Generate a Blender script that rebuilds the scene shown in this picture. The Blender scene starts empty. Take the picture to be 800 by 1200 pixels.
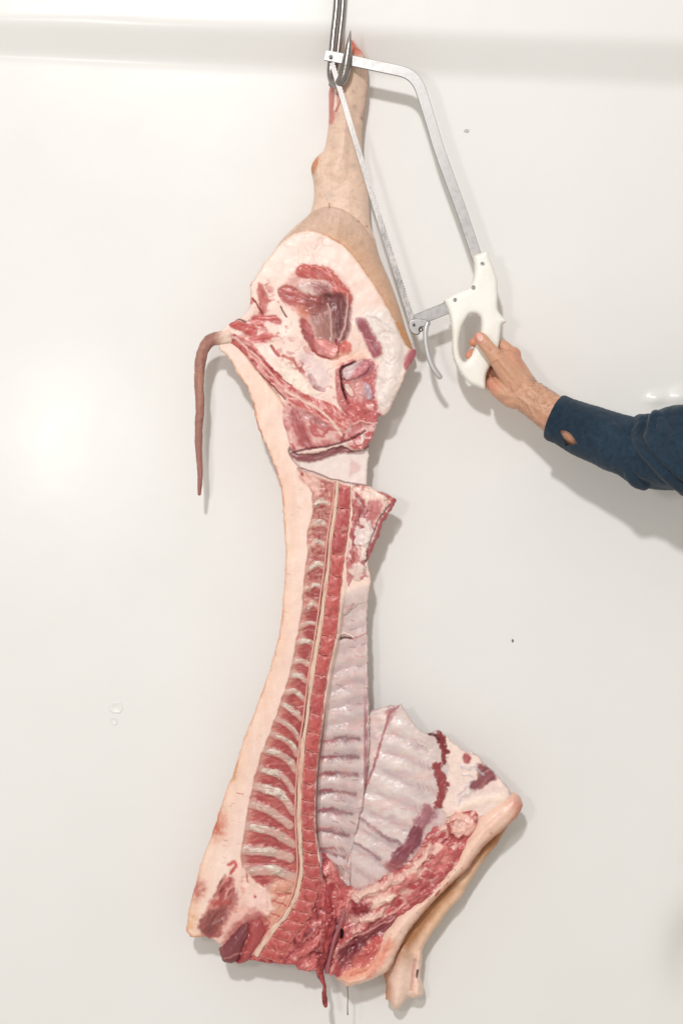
import bpy, bmesh, math, random
import numpy as np
from mathutils import Vector, Matrix
random.seed(3)

# ------------------------------------------------------------------ camera, light, exposure
sc = bpy.context.scene
C = sc.collection
CAM_D = 3.5                       # camera distance from the wall, metres
PX = 0.0016                       # metres on the wall per photo pixel
cd = bpy.data.cameras.new('camera'); cam = bpy.data.objects.new('camera', cd); C.objects.link(cam)
cam.location = (0, -CAM_D, 0); cam.rotation_euler = (math.radians(90), 0, 0)
cd.sensor_fit = 'HORIZONTAL'; cd.sensor_width = 36; cd.lens = 36*CAM_D/(800*PX)
cd.clip_start = 0.05; cd.clip_end = 60
sc.camera = cam
sc.view_settings.view_transform = 'Standard'; sc.view_settings.look = 'None'
sc.view_settings.exposure = 0; sc.view_settings.gamma = 1
sc.render.engine = 'CYCLES'; sc.cycles.max_bounces = 8
w = bpy.data.worlds.new('World'); sc.world = w; w.use_nodes = True
bg = w.node_tree.nodes['Background']
bg.inputs[0].default_value = (1.0, 0.945, 0.86, 1); bg.inputs[1].default_value = 0.555

def lamp(name, loc, size, power, col, target=(0, 0, 0)):
    ld = bpy.data.lights.new(name, 'AREA'); ld.shape = 'DISK'; ld.size = size; ld.energy = power; ld.color = col
    o = bpy.data.objects.new(name, ld); C.objects.link(o); o.location = loc
    o.rotation_euler = (Vector(target)-Vector(loc)).to_track_quat('-Z', 'Y').to_euler()
    return o
lamp('key_lamp', (-0.95, -6.6, 3.35), 0.42, 262, (0.99, 0.99, 1.0), (-0.1, 0, 0.25))
lamp('fill_lamp', (-1.03, -3.5, 0.30), 0.34, 15, (1.0, 0.99, 0.97), (-0.2, 0, 0))

# ------------------------------------------------------------------ helpers
G0 = 0.085                        # mean distance of carcass and saw from the wall
K = PX*(CAM_D-G0)/CAM_D
def lin(c):
    c = np.asarray(c, float)/255.0
    return np.where(c <= 0.04045, c/12.92, ((c+0.055)/1.055)**2.4)
def world(x, y, g):               # carcass drawing units -> metres (g = distance from the wall, same units)
    return np.stack([(x-400)*K, -g*K, (600-y)*K], -1)
def P3(x, y, g):                  # one measured point at its own distance from the wall
    f = PX*(CAM_D-g*PX)/CAM_D
    return Vector(((x-400)*f, -g*PX, (600-y)*f))
def pts(s):
    return np.array([[float(v) for v in q.split(',')] for q in s.split()])
def sstep(a, b, x):
    t = np.clip((x-a)/(b-a+1e-9), 0, 1); return t*t*(3-2*t)
def vn(x, y, seed=0.0):
    xi = np.floor(x); yi = np.floor(y); fx = x-xi; fy = y-yi
    fx = fx*fx*(3-2*fx); fy = fy*fy*(3-2*fy)
    def h(a, b):
        v = np.sin(a*127.1+b*311.7+seed*74.7)*43758.5453
        return v-np.floor(v)
    return (h(xi, yi)*(1-fx)+h(xi+1, yi)*fx)*(1-fy)+(h(xi, yi+1)*(1-fx)+h(xi+1, yi+1)*fx)*fy
def fbm(x, y, s, seed=0.0, o=4):
    r = 0; a = 0.5; n = 0
    for i in range(o):
        ca, sa = math.cos(i*1.1+.4), math.sin(i*1.1+.4)
        r = r+a*vn((x*ca-y*sa)/s+17.3*i, (x*sa+y*ca)/s+9.1*i, seed+i); n += a; a *= .5; s *= .5
    return r/n*2-1                # -1..1
def cat(p, closed=False, n=6):
    p = np.asarray(p, float); m = len(p); out = []
    rng = range(m) if closed else range(m-1)
    for i in rng:
        if closed: a, b, c, d = p[(i-1) % m], p[i], p[(i+1) % m], p[(i+2) % m]
        else: a, b, c, d = p[max(i-1, 0)], p[i], p[i+1], p[min(i+2, m-1)]
        for k in range(n):
            t = k/n
            out.append(.5*((2*b)+(-a+c)*t+(2*a-5*b+4*c-d)*t*t+(-a+3*b-3*c+d)*t**3))
    if not closed: out.append(p[-1])
    return np.array(out)
def seg_dist(x, y, a, b):
    dx, dy = b[0]-a[0], b[1]-a[1]; L = dx*dx+dy*dy+1e-9
    t = np.clip(((x-a[0])*dx+(y-a[1])*dy)/L, 0, 1)
    return np.hypot(x-a[0]-t*dx, y-a[1]-t*dy), t
def sdf(x, y, poly):              # inside positive
    d = np.full(x.shape, 1e9); ins = np.zeros(x.shape, bool); n = len(poly)
    for i in range(n):
        a, b = poly[i], poly[(i+1) % n]
        dd, _ = seg_dist(x, y, a, b); d = np.minimum(d, dd)
        c = (a[1] > y) != (b[1] > y)
        ins ^= c & (x < (b[0]-a[0])*(y-a[1])/((b[1]-a[1]) if abs(b[1]-a[1]) > 1e-9 else 1e-9)+a[0])
    return np.where(ins, d, -d)

class Paint:
    """colour, height and wetness of a set of surface points, laid down region by region"""
    def __init__(s, x, y, base, h=0.0, wet=.3, var=.05, D=None):
        s.x, s.y, s.D = x, y, D
        s.c = np.tile(lin(base), (len(x), 1)); s.h = np.zeros(len(x))+h; s.w = np.full(len(x), wet)
        s.nx = fbm(x, y, 9, 5); s.ny = fbm(x, y, 9, 6)
        s.n2x = fbm(x, y, 3.5, 7, 3); s.n2y = fbm(x, y, 3.5, 8, 3)
        s.mot = fbm(x, y, 6, 9); s.fine = fbm(x, y, 2.2, 12, 2); s.big = fbm(x, y, 26, 11, 3)
        s.c *= (1+var*s.mot+var*.7*s.big)[:, None]
    def lay(s, m, col, h=0.0, wet=None, var=.10):
        m = m[:, None]
        cc = lin(col)[None, :]*(1+var*s.mot+var*.8*s.fine)[:, None]
        s.c = s.c*(1-m)+cc*m; m = m[:, 0]
        s.h += h*m
        if wet is not None: s.w = s.w*(1-m)+wet*m
    def pm(s, p, soft=1.2, warp=2.0, smooth=True, grow=0.0):
        p = pts(p) if isinstance(p, str) else p
        if smooth: p = cat(p, True, 4)
        g = soft+warp*2+2
        q = (s.x > p[:, 0].min()-g) & (s.x < p[:, 0].max()+g) & (s.y > p[:, 1].min()-g) & (s.y < p[:, 1].max()+g)
        m = np.zeros(len(s.x)); 
        if q.any():
            xx = s.x[q]+warp*(1.25*s.nx[q]+.75*s.n2x[q]); yy = s.y[q]+warp*(1.25*s.ny[q]+.75*s.n2y[q])
            m[q] = sstep(-soft, soft, sdf(xx, yy, p)+grow)
        return m
    def poly(s, p, col, soft=1.2, warp=2.0, a=1.0, **k):
        q = pts(p) if isinstance(p, str) else p
        col = np.array(col, float); meat = col[0]-col[1] > 44
        m = s.pm(p, soft*(1.7 if meat else 1), warp, grow=1.0 if meat else 0)*a
        if meat:                  # pink bleeding rim round the muscle, fibres along it
            halo = s.pm(p, soft*2.5+2.5, warp*1.3)*a
            s.lay(halo*.38, col*.35+np.array([240, 200, 190])*.65, var=.05)
        s.lay(m, col, **k)
        if meat:
            e = q-q.mean(0); w_, v_ = np.linalg.eigh(e.T @ e); dx, dy = v_[:, 1]
            u = s.x*dx+s.y*dy; v = -s.x*dy+s.y*dx
            f = fbm(u/7+.4*s.nx, v+1.2*s.nx, 2.6, 70+q[0, 0] % 9, 3); g = fbm(u/3, v+2*s.ny, 7, 75+q[0, 1] % 9, 3)
            s.lay(m*sstep(.12, .6, f)*.5, np.minimum(col*.55+np.array([236, 190, 180])*.5, 255), var=.05)
            s.lay(m*sstep(.1, .6, -f)*.45, col*.72, var=.05)
            s.lay(m*sstep(.05, .5, g)*.35, col*.8+np.array([38, 20, 16]), var=.05)
            s.lay(m*sstep(.05, .5, -g)*.35, col*.82, var=.05)
            s.h += m*(.5*f+.8*g)
    def lm(s, p, w=2.0, soft=1.0, warp=1.0, prof=False):
        p = pts(p) if isinstance(p, str) else np.asarray(p, float)
        if p.shape[1] == 2: p = np.c_[p, np.full(len(p), w)]
        p = cat(p, False, 5); g = p[:, 2].max()+soft+warp*2+2
        q = (s.x > p[:, 0].min()-g) & (s.x < p[:, 0].max()+g) & (s.y > p[:, 1].min()-g) & (s.y < p[:, 1].max()+g)
        m = np.zeros(len(s.x))
        if q.any():
            xx = s.x[q]+warp*(s.nx[q]+.5*s.n2x[q]); yy = s.y[q]+warp*(s.ny[q]+.5*s.n2y[q])
            best = np.full(xx.shape, 1e9)
            for a, b in zip(p[:-1], p[1:]):
                d, t = seg_dist(xx, yy, a, b); ww = (a[2]+(b[2]-a[2])*t)/2
                best = np.minimum(best, (d/np.maximum(ww, .3)) if prof else d-ww)
            m[q] = np.sqrt(np.clip(1-best**2, 0, 1)) if prof else 1-sstep(-soft, soft, best)
        return m
    def line(s, p, col, w=2.0, soft=1.0, warp=1.0, a=1.0, **k):
        s.lay(s.lm(p, w, soft, warp)*a, col, **k)
    def ridge(s, p, w, h, warp=1.0):
        s.h += 1.25*h*s.lm(p, w*1.15, 1, warp, True)**3
    def mess(s, m, cols, scale=7, seed=0, h=2.0, wet=.8, ang=0.0, st=1.0):
        """mottled torn meat: bands of warped noise choose among the colours"""
        ca, sa = math.cos(ang), math.sin(ang)
        u = (s.x*ca+s.y*sa)/st; v = -s.x*sa+s.y*ca
        n = fbm(u+2*s.nx, v+2*s.ny, scale, 31+seed, 4)
        r = 1-np.abs(fbm(u, v, scale*1.3, 47+seed, 3))*2.2
        t = (n*.9+.5)*(len(cols)-1)
        cc = np.zeros_like(s.c); L = [lin(c) for c in cols]
        for i in range(len(cols)):
            wgt = np.clip(1-np.abs(t-i)*1.0, 0, 1)
            if i == 0: wgt = np.where(t < 0, 1, wgt)
            if i == len(cols)-1: wgt = np.where(t > i, 1, wgt)
            wgt = sstep(.15, .85, wgt); cc += wgt[:, None]*L[i]
            if i == 0: tot = wgt.copy()
            else: tot += wgt
        cc /= np.maximum(tot, .4)[:, None]; cc = np.clip(cc, 0, .92)
        cc *= (1+.05*s.fine)[:, None]
        mm = m[:, None]; s.c = s.c*(1-mm)+cc*mm
        s.h += m*h*(n+.5*r); s.w = s.w*(1-m)+wet*m

def set_attr(me, col, wet):
    n = len(me.vertices)
    a = me.color_attributes.new('tint', 'FLOAT_COLOR', 'POINT')
    buf = np.ones((n, 4), np.float32); buf[:, :3] = np.clip(col, 0, 1); a.data.foreach_set('color', buf.ravel())
    b = me.attributes.new('wet', 'FLOAT', 'POINT'); b.data.foreach_set('value', np.asarray(wet, np.float32))
def mesh_np(name, V, F, mat, parent=None, smooth=True):
    me = bpy.data.meshes.new(name)
    F = np.asarray(F, np.int32)
    me.vertices.add(len(V)); me.vertices.foreach_set('co', np.asarray(V, np.float32).ravel())
    me.loops.add(F.size); me.loops.foreach_set('vertex_index', F.ravel())
    me.polygons.add(len(F)); k = F.shape[1]
    me.polygons.foreach_set('loop_start', np.arange(0, F.size, k, dtype=np.int32))
    me.update(calc_edges=True); me.validate()
    me.polygons.foreach_set('use_smooth', np.full(len(me.polygons), smooth))
    if mat: me.materials.append(mat)
    o = bpy.data.objects.new(name, me); C.objects.link(o)
    if parent: o.parent = parent
    return o

def sheet(name, outline, paint, mat, parent=None, res=1.0, edge=4.0, drop=3.0, t0=6.0, t1=0.0, R=20.0,
          smooth=True, hole=None, jag=0.0):
    """a slab of flesh / plate: front relief from paint(), rounded rim, real back. Outline in drawing units"""
    p = pts(outline) if isinstance(outline, str) else np.asarray(outline, float)
    if smooth: p = cat(p, True, 5)
    x0, y0 = p.min(0)-2*res; x1, y1 = p.max(0)+2*res
    nx = int((x1-x0)/res)+1; ny = int((y1-y0)/res)+1
    X, Y = np.meshgrid(x0+np.arange(nx)*res, y0+np.arange(ny)*res)
    Xf, Yf = X.ravel(), Y.ravel()
    if hole is not None:
        hp = pts(hole) if isinstance(hole, str) else hole
        hp = cat(hp, True, 5)
    def dist(a, b):
        if jag: a2 = a+jag*fbm(a, b, 5, 61, 2); b2 = b+jag*fbm(a, b, 5, 62, 2)
        else: a2, b2 = a, b
        d = sdf(a2, b2, p)
        if hole is not None: d = np.minimum(d, -sdf(a, b, hp))
        return d
    D = dist(Xf, Yf); Dg = D.reshape(ny, nx)
    ins = Dg > -0.15*res
    use = ins.copy()
    use[1:] |= ins[:-1]; use[:-1] |= ins[1:]; use[:, 1:] |= use[:, :-1].copy(); use[:, :-1] |= use[:, 1:].copy()
    use = use & (Dg > -1.6*res)
    gy, gx = np.gradient(Dg, res)
    px, py = X.copy(), Y.copy()
    out = use & ((Dg < 0.45*res))
    gl = np.maximum(np.hypot(gx, gy), .4)
    px[out] -= (Dg*gx/gl**2)[out]; py[out] -= (Dg*gy/gl**2)[out]
    Dc = np.where(out, 0, Dg)
    cell = (use[:-1, :-1] & use[1:, :-1] & use[:-1, 1:] & use[1:, 1:]) & ((ins[:-1, :-1].astype(int)+ins[1:, :-1]+ins[:-1, 1:]+ins[1:, 1:]) >= 1)
    vid = -np.ones((ny, nx), int)
    uv = np.zeros((ny, nx), bool)
    for a, b in ((0, 0), (1, 0), (0, 1), (1, 1)):
        uv[a:ny-1+a, b:nx-1+b] |= cell
    idx = np.where(uv.ravel())[0]; vid.ravel()[idx] = np.arange(len(idx)); n = len(idx)
    x = px.ravel()[idx]; y = py.ravel()[idx]; d = Dc.ravel()[idx]
    pt = paint(x, y, d)
    if mat.name == 'raw_flesh':   # deeper haemoglobin red where the tissue is lean
        rd = np.clip((pt.c[:, 0]-pt.c[:, 1])/(pt.c[:, 0]+1e-6)*1.7-.55, 0, 1)[:, None]; pt.c = pt.c*(1-rd*np.array([.10, .24, .20]))
    r = np.clip(d/edge, 0, 1); prof = np.sqrt(np.clip(1-(1-r)**2, 0, 1))
    hs = pt.h if not hasattr(pt, 'hb') else pt.hb
    front = pt.h-drop*(1-prof)
    back = hs-t0-t1*np.sqrt(np.clip(1-(1-np.clip(d/R, 0, 1))**2, 0, 1))
    front = np.maximum(front, back+.3)
    V = np.concatenate([world(x, y, front), world(x, y, back)])
    jj, ii = np.where(cell)
    q = np.stack([vid[jj, ii], vid[jj+1, ii], vid[jj+1, ii+1], vid[jj, ii+1]], 1)
    Fb = q[:, ::-1]+n
    # boundary edges
    e = np.concatenate([q[:, [0, 1]], q[:, [1, 2]], q[:, [2, 3]], q[:, [3, 0]]])
    key = e[:, 0].astype(np.int64)*n+e[:, 1]; rev = e[:, 1].astype(np.int64)*n+e[:, 0]
    bd = e[~np.isin(key, rev)]
    S = np.stack([bd[:, 1], bd[:, 0], bd[:, 0]+n, bd[:, 1]+n], 1)
    o = mesh_np(name, V, np.concatenate([q, Fb, S]), mat, parent)
    bc = pt.bc if hasattr(pt, 'bc') else pt.c
    if len(o.data.vertices) == 2*n:
        set_attr(o.data, np.concatenate([pt.c, bc]), np.concatenate([pt.w, pt.w]))
    return o

def tube(name, path, mat, parent=None, col=None, seg=14, n=6, flat=1.0, wob=0.0, wet=.5, cols=None, conv=None, cap=True, ns=9):
    """path rows: x, y, g, radius (drawing units); flat squashes it in depth"""
    p = cat(np.asarray(path, float), False, n); m = len(p)
    T = np.gradient(p[:, :3], axis=0); T /= np.linalg.norm(T, axis=1)[:, None]+1e-9
    up = np.array([0, 0, 1.0]); V = []
    A = np.cross(T, up); A /= np.linalg.norm(A, axis=1)[:, None]+1e-9
    B = np.cross(A, T)
    th = np.arange(seg)/seg*2*math.pi
    TH, I = np.meshgrid(th, np.arange(m))
    rr = p[:, 3][:, None]*(1+wob*fbm(np.cos(TH)*ns+p[:, 0][:, None]*.35, np.sin(TH)*ns+p[:, 1][:, None]*.35+p[:, 2][:, None]*.3, 4, 3, 3))
    if name == 'tail': rr = rr*(1+.035*fbm(p[:, 1][:, None]+3*np.cos(TH), p[:, 0][:, None]*.5+3*np.sin(TH), 3.5, 13, 2)*2)
    Q = p[:, None, :3]+A[:, None, :]*(np.cos(TH)*rr)[..., None]+B[:, None, :]*(np.sin(TH)*rr*flat)[..., None]
    Q = Q.reshape(-1, 3)
    F = []
    for i in range(m-1):
        for k in range(seg):
            a = i*seg+k; b = i*seg+(k+1) % seg
            F.append((a, b, b+seg, a+seg))
    c0, c1 = len(Q), len(Q)+1
    Q = np.concatenate([Q, (p[0, :3]-T[0]*p[0, 3]*.45)[None], (p[-1, :3]+T[-1]*p[-1, 3]*.45)[None]])
    for k in range(seg):
        F.append((c0, (k+1) % seg, k, k)); F.append((c1, (m-1)*seg+k, (m-1)*seg+(k+1) % seg, (m-1)*seg+(k+1) % seg))
    W = world(Q[:, 0], Q[:, 1], Q[:, 2]) if conv is None else conv(Q)
    me = bpy.data.meshes.new(name)
    me.from_pydata([tuple(v) for v in W], [], [tuple(dict.fromkeys(f)) for f in F]); me.update()
    bm = bmesh.new(); bm.from_mesh(me); bmesh.ops.recalc_face_normals(bm, faces=bm.faces); bm.to_mesh(me); bm.free()
    me.polygons.foreach_set('use_smooth', np.ones(len(me.polygons), bool))
    me.materials.append(mat)
    o = bpy.data.objects.new(name, me); C.objects.link(o)
    if parent: o.parent = parent
    if cols is not None: cc, ww = cols(Q)
    elif col is not None:
        v = 1+.12*fbm(Q[:, 0], Q[:, 1], 5, 2); cc = lin(col)[None, :]*v[:, None]; ww = np.full(len(Q), wet)
    if col is not None or cols is not None: set_attr(me, cc, ww)
    return o

def thing(name, loc, label, cat_, group=None):
    o = bpy.data.objects.new(name, None); C.objects.link(o); o.location = loc; o.empty_display_size = .05
    o['label'] = label; o['category'] = cat_
    if group: o['group'] = group
    return o
def adopt(root):                  # children are modelled in world coordinates
    bpy.context.view_layer.update()
    inv = Matrix.Translation(root.location).inverted()
    for ch in root.children:
        ch.matrix_parent_inverse = inv

# ------------------------------------------------------------------ materials
def new_mat(name):
    m = bpy.data.materials.new(name); m.use_nodes = True
    nt = m.node_tree; return m, nt, nt.nodes, nt.links, nt.nodes['Principled BSDF']
def noise(N, L, scale, detail=4, rough=.55, vec=None, dist=0):
    t = N.new('ShaderNodeTexNoise'); t.inputs['Scale'].default_value = scale
    t.inputs['Detail'].default_value = detail; t.inputs['Roughness'].default_value = rough
    t.inputs['Distortion'].default_value = dist
    if vec: L.new(vec, t.inputs['Vector'])
    return t.outputs['Fac']
def objvec(N):
    return N.new('ShaderNodeTexCoord').outputs['Object']
def mth(N, L, op, a, b=None, clamp=False):
    m = N.new('ShaderNodeMath'); m.operation = op; m.use_clamp = clamp
    for i, v in enumerate((a, b)):
        if v is None: continue
        if isinstance(v, (int, float)): m.inputs[i].default_value = v
        else: L.new(v, m.inputs[i])
    return m.outputs[0]
def mapr(N, L, v, a, b, c, d):
    m = N.new('ShaderNodeMapRange'); L.new(v, m.inputs[0])
    for i, q in enumerate((a, b, c, d)): m.inputs[i+1].default_value = q
    return m.outputs[0]

def flesh_material(name, sss=.12, bump=.17, r0=.55, r1=.22, scale=1.0):
    m, nt, N, L, b = new_mat(name)
    a = N.new('ShaderNodeAttribute'); a.attribute_name = 'tint'
    wv = N.new('ShaderNodeAttribute'); wv.attribute_name = 'wet'
    v = objvec(N)
    n1 = noise(N, L, 260*scale, 5, .65, v); n2 = noise(N, L, 70*scale, 3, .5, v)
    mx = N.new('ShaderNodeMix'); mx.data_type = 'RGBA'; mx.blend_type = 'MULTIPLY'
    mx.inputs[0].default_value = 1.0
    k = mapr(N, L, n1, .3, .7, .955, 1.035)
    cmb = N.new('ShaderNodeCombineColor'); 
    for i in range(3): L.new(k, cmb.inputs[i])
    L.new(a.outputs['Color'], mx.inputs[6]); L.new(cmb.outputs[0], mx.inputs[7])
    L.new(mx.outputs[2], b.inputs['Base Color'])
    rg = mapr(N, L, wv.outputs['Fac'], 0, 1, r0, r1)
    rg = mth(N, L, 'ADD', rg, mth(N, L, 'MULTIPLY', mth(N, L, 'SUBTRACT', n2, .5), .35), True)
    L.new(rg, b.inputs['Roughness'])
    b.inputs['Specular IOR Level'].default_value = .5
    b.inputs['Subsurface Weight'].default_value = sss
    b.inputs['Subsurface Radius'].default_value = (1.0, .35, .22); b.inputs['Subsurface Scale'].default_value = .006
    hgt = mth(N, L, 'ADD', mth(N, L, 'MULTIPLY', n2, 1.0), mth(N, L, 'MULTIPLY', n1, .45))
    hgt = mth(N, L, 'MULTIPLY', hgt, mapr(N, L, wv.outputs['Fac'], .35, .7, .22, 1.0))
    bp = N.new('ShaderNodeBump'); bp.inputs['Strength'].default_value = bump; bp.inputs['Distance'].default_value = .0026
    L.new(hgt, bp.inputs['Height']); L.new(bp.outputs[0], b.inputs['Normal'])
    return m
M_flesh = flesh_material('raw_flesh')
M_skin = flesh_material('pig_skin', .10, .18, .55, .40)
M_human = flesh_material('human_skin', .14, .22, .50, .36, 1.6)
M_strand = flesh_material('wet_strand', .05, .5, .3, .15)

def steel(name, col, rough, streak=None, metal=1.0, vlo=.72):
    m, nt, N, L, b = new_mat(name)
    v = objvec(N); mp = N.new('ShaderNodeMapping'); L.new(v, mp.inputs[0])
    if streak: mp.inputs['Scale'].default_value = streak
    n1 = noise(N, L, 60, 5, .6, mp.outputs[0]); n2 = noise(N, L, 9, 3, .5, v)
    cr = N.new('ShaderNodeValToRGB'); L.new(mth(N, L, 'ADD', mth(N, L, 'MULTIPLY', n1, .6), mth(N, L, 'MULTIPLY', n2, .4)), cr.inputs[0])
    c = lin(col); cr.color_ramp.elements[0].position = .35; cr.color_ramp.elements[1].position = .65
    cr.color_ramp.elements[0].color = (*(c*vlo), 1); cr.color_ramp.elements[1].color = (*np.clip(c*1.12, 0, 1), 1)
    L.new(cr.outputs[0], b.inputs['Base Color']); b.inputs['Metallic'].default_value = metal
    L.new(mapr(N, L, n1, .3, .7, rough-.06, rough+.10), b.inputs['Roughness'])
    bp = N.new('ShaderNodeBump'); bp.inputs['Strength'].default_value = .12; bp.inputs['Distance'].default_value = .0006
    L.new(n1, bp.inputs['Height']); L.new(bp.outputs[0], b.inputs['Normal'])
    return m
M_steel = steel('polished_steel', (160, 154, 150), .28, (1, 1, 12))
M_bar = steel('worn_frame_steel', (160, 157, 155), .40, (2, 2, 2), 1.0, .86)
M_blade = steel('smeared_blade_steel', (178, 173, 170), .42, (6, 6, 2.2), .85, .42)
M_dark = steel('dark_steel', (90, 88, 88), .4)

def plastic(name, col, rough=.42, var=.06, stain=None):
    m, nt, N, L, b = new_mat(name); v = objvec(N)
    n1 = noise(N, L, 22, 4, .6, v); n2 = noise(N, L, 240, 3, .6, v)
    cr = N.new('ShaderNodeValToRGB'); L.new(n1, cr.inputs[0]); c = lin(col)
    cr.color_ramp.elements[0].position = .3; cr.color_ramp.elements[1].position = .62
    cr.color_ramp.elements[0].color = (*(c*np.array([1-var, 1-var*1.3, 1-var*2])), 1); cr.color_ramp.elements[1].color = (*c, 1)
    L.new(cr.outputs[0], b.inputs['Base Color']); b.inputs['Roughness'].default_value = rough
    b.inputs['Subsurface Weight'].default_value = .05; b.inputs['Subsurface Scale'].default_value = .004
    bp = N.new('ShaderNodeBump'); bp.inputs['Strength'].default_value = .10; bp.inputs['Distance'].default_value = .0006
    L.new(n2, bp.inputs['Height']); L.new(bp.outputs[0], b.inputs['Normal'])
    return m
M_cast = plastic('cast_aluminium_lever', (186, 184, 184), .32, .05)
M_cast.node_tree.nodes['Principled BSDF'].inputs['Metallic'].default_value = .35
M_plastic = plastic('ivory_plastic', (243, 241, 234))

def wall_material():
    m, nt, N, L, b = new_mat('glossy_white_wall_paint'); v = objvec(N)
    n1 = noise(N, L, 1.3, 3, .5, v); n2 = noise(N, L, 45, 4, .6, v); n3 = noise(N, L, 6, 3, .5, v); n4 = noise(N, L, 380, 2, .5, v)
    cr = N.new('ShaderNodeValToRGB'); L.new(mth(N, L, 'ADD', mth(N, L, 'MULTIPLY', n1, .7), mth(N, L, 'MULTIPLY', n3, .3)), cr.inputs[0])
    cr.color_ramp.elements[0].position = .3; cr.color_ramp.elements[1].position = .7
    cr.color_ramp.elements[0].color = (.79, .775, .75, 1); cr.color_ramp.elements[1].color = (.83, .82, .797, 1)
    L.new(cr.outputs[0], b.inputs['Base Color'])
    b.inputs['Roughness'].default_value = .5; b.inputs['Specular IOR Level'].default_value = .3
    b.inputs['Coat Weight'].default_value = .40
    L.new(mapr(N, L, n3, .3, .7, .19, .26), b.inputs['Coat Roughness'])
    bc_ = N.new('ShaderNodeBump'); bc_.inputs['Strength'].default_value = .5; bc_.inputs['Distance'].default_value = .0014
    L.new(mth(N, L, 'ADD', n3, mth(N, L, 'MULTIPLY', n2, .06)), bc_.inputs['Height']); L.new(bc_.outputs[0], b.inputs['Coat Normal'])
    h = mth(N, L, 'ADD', mth(N, L, 'MULTIPLY', n3, 1.0), mth(N, L, 'ADD', mth(N, L, 'MULTIPLY', n2, .10), mth(N, L, 'MULTIPLY', n4, .012)))
    bp = N.new('ShaderNodeBump'); bp.inputs['Strength'].default_value = .5; bp.inputs['Distance'].default_value = .004
    L.new(h, bp.inputs['Height']); L.new(bp.outputs[0], b.inputs['Normal'])
    return m
M_wall = wall_material()

def cloth_material():
    m, nt, N, L, b = new_mat('navy_jersey'); v = objvec(N)
    wv = N.new('ShaderNodeTexWave'); wv.inputs['Scale'].default_value = 260; wv.inputs['Distortion'].default_value = 3; wv.inputs['Detail'].default_value = 2; L.new(v, wv.inputs['Vector'])
    n1 = noise(N, L, 14, 4, .6, v); n2 = noise(N, L, 900, 2, .6, v); n5 = noise(N, L, 120, 4, .7, v)
    cr = N.new('ShaderNodeValToRGB'); L.new(mth(N, L, 'ADD', mth(N, L, 'MULTIPLY', n1, .5), mth(N, L, 'MULTIPLY', n5, .5)), cr.inputs[0])
    cr.color_ramp.elements[0].position = .35; cr.color_ramp.elements[1].position = .68
    cr.color_ramp.elements[0].color = (*lin((29, 44, 58)), 1); cr.color_ramp.elements[1].color = (*lin((47, 66, 83)), 1)
    L.new(cr.outputs[0], b.inputs['Base Color']); b.inputs['Roughness'].default_value = .9
    b.inputs['Sheen Weight'].default_value = .15; b.inputs['Specular IOR Level'].default_value = .15
    bp = N.new('ShaderNodeBump'); bp.inputs['Strength'].default_value = .4; bp.inputs['Distance'].default_value = .0012
    L.new(mth(N, L, 'ADD', mth(N, L, 'MULTIPLY', wv.outputs['Fac'], .25), mth(N, L, 'ADD', n2, n5)), bp.inputs['Height']); L.new(bp.outputs[0], b.inputs['Normal'])
    return m
M_cloth = cloth_material()

# ------------------------------------------------------------------ the wall (slightly battered sheet, with a sloping cove band near the top)
def build_wall():
    xs = np.concatenate([np.linspace(-6, -.8, 40, endpoint=False), np.arange(-.8, .8, .008), np.linspace(.8, 6, 41)])
    zs = np.concatenate([np.linspace(-3, -1.1, 24, endpoint=False), np.arange(-1.1, 1.1, .008), np.linspace(1.1, 2.6, 20)])
    X, Z = np.meshgrid(xs, zs)
    px = X/PX+400; py = 600-Z/PX
    top = 22+px*.030; bot = 70+px*.047
    t = np.clip((bot-py)/(bot-top), 0, 1)
    t = np.where(t < .26, t*t/.52, np.where(t > .74, 1-.26-(1-t)**2/.52, t-.13))/.74
    out = t*(bot-top)*math.tan(math.radians(22))*PX
    g = np.zeros_like(X)
    def dent(cx, cy, rx, ry, d, a=0):
        ca, sa = math.cos(a), math.sin(a)
        u = ((px-cx)*ca+(py-cy)*sa)/rx; v = (-(px-cx)*sa+(py-cy)*ca)/ry
        return d*np.exp(-(u*u+v*v))
    g += dent(770, 468, 11, 6, .009)+dent(797, 466, 12, 9, .010)+dent(826, 1125, 34, 55, -.06)+dent(806, 1012, 9, 12, -.003)
    g += dent(95, 22, 70, 4, .0012)
    Y = -(out+g)
    V = np.stack([X, Y, Z], -1).reshape(-1, 3)
    ny, nx = X.shape; ii = np.arange(ny*nx).reshape(ny, nx)
    F = np.stack([ii[:-1, :-1], ii[:-1, 1:], ii[1:, 1:], ii[1:, :-1]], -1).reshape(-1, 4)
    o = mesh_np('wall', V, F, M_wall); o['kind'] = 'structure'
build_wall()

# ------------------------------------------------------------------ the carcass
pig = thing('pig_carcass', tuple(world(np.float64(400), np.float64(95), 50)),
            'split side of raw pork hanging head down by its hind leg from a steel hook', 'pork carcass')
RED = (176, 84, 82); DRED = (128, 60, 66); BRED = (196, 92, 86); PINK = (222, 160, 152); FAT = (243, 217, 205)
CREAM = (240, 218, 196); PEACH = (238, 206, 186); BONE = (208, 194, 174); PLEU = (206, 184, 180); GREY = (178, 160, 164)

def body_level(x, y):             # gentle overall form of the sawn face, distance from the wall
    h = 54+8*np.exp(-((x-385)/90)**2-((y-360)/110)**2)
    return h+2.0*fbm(x, y, 60, 21, 2)

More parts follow.
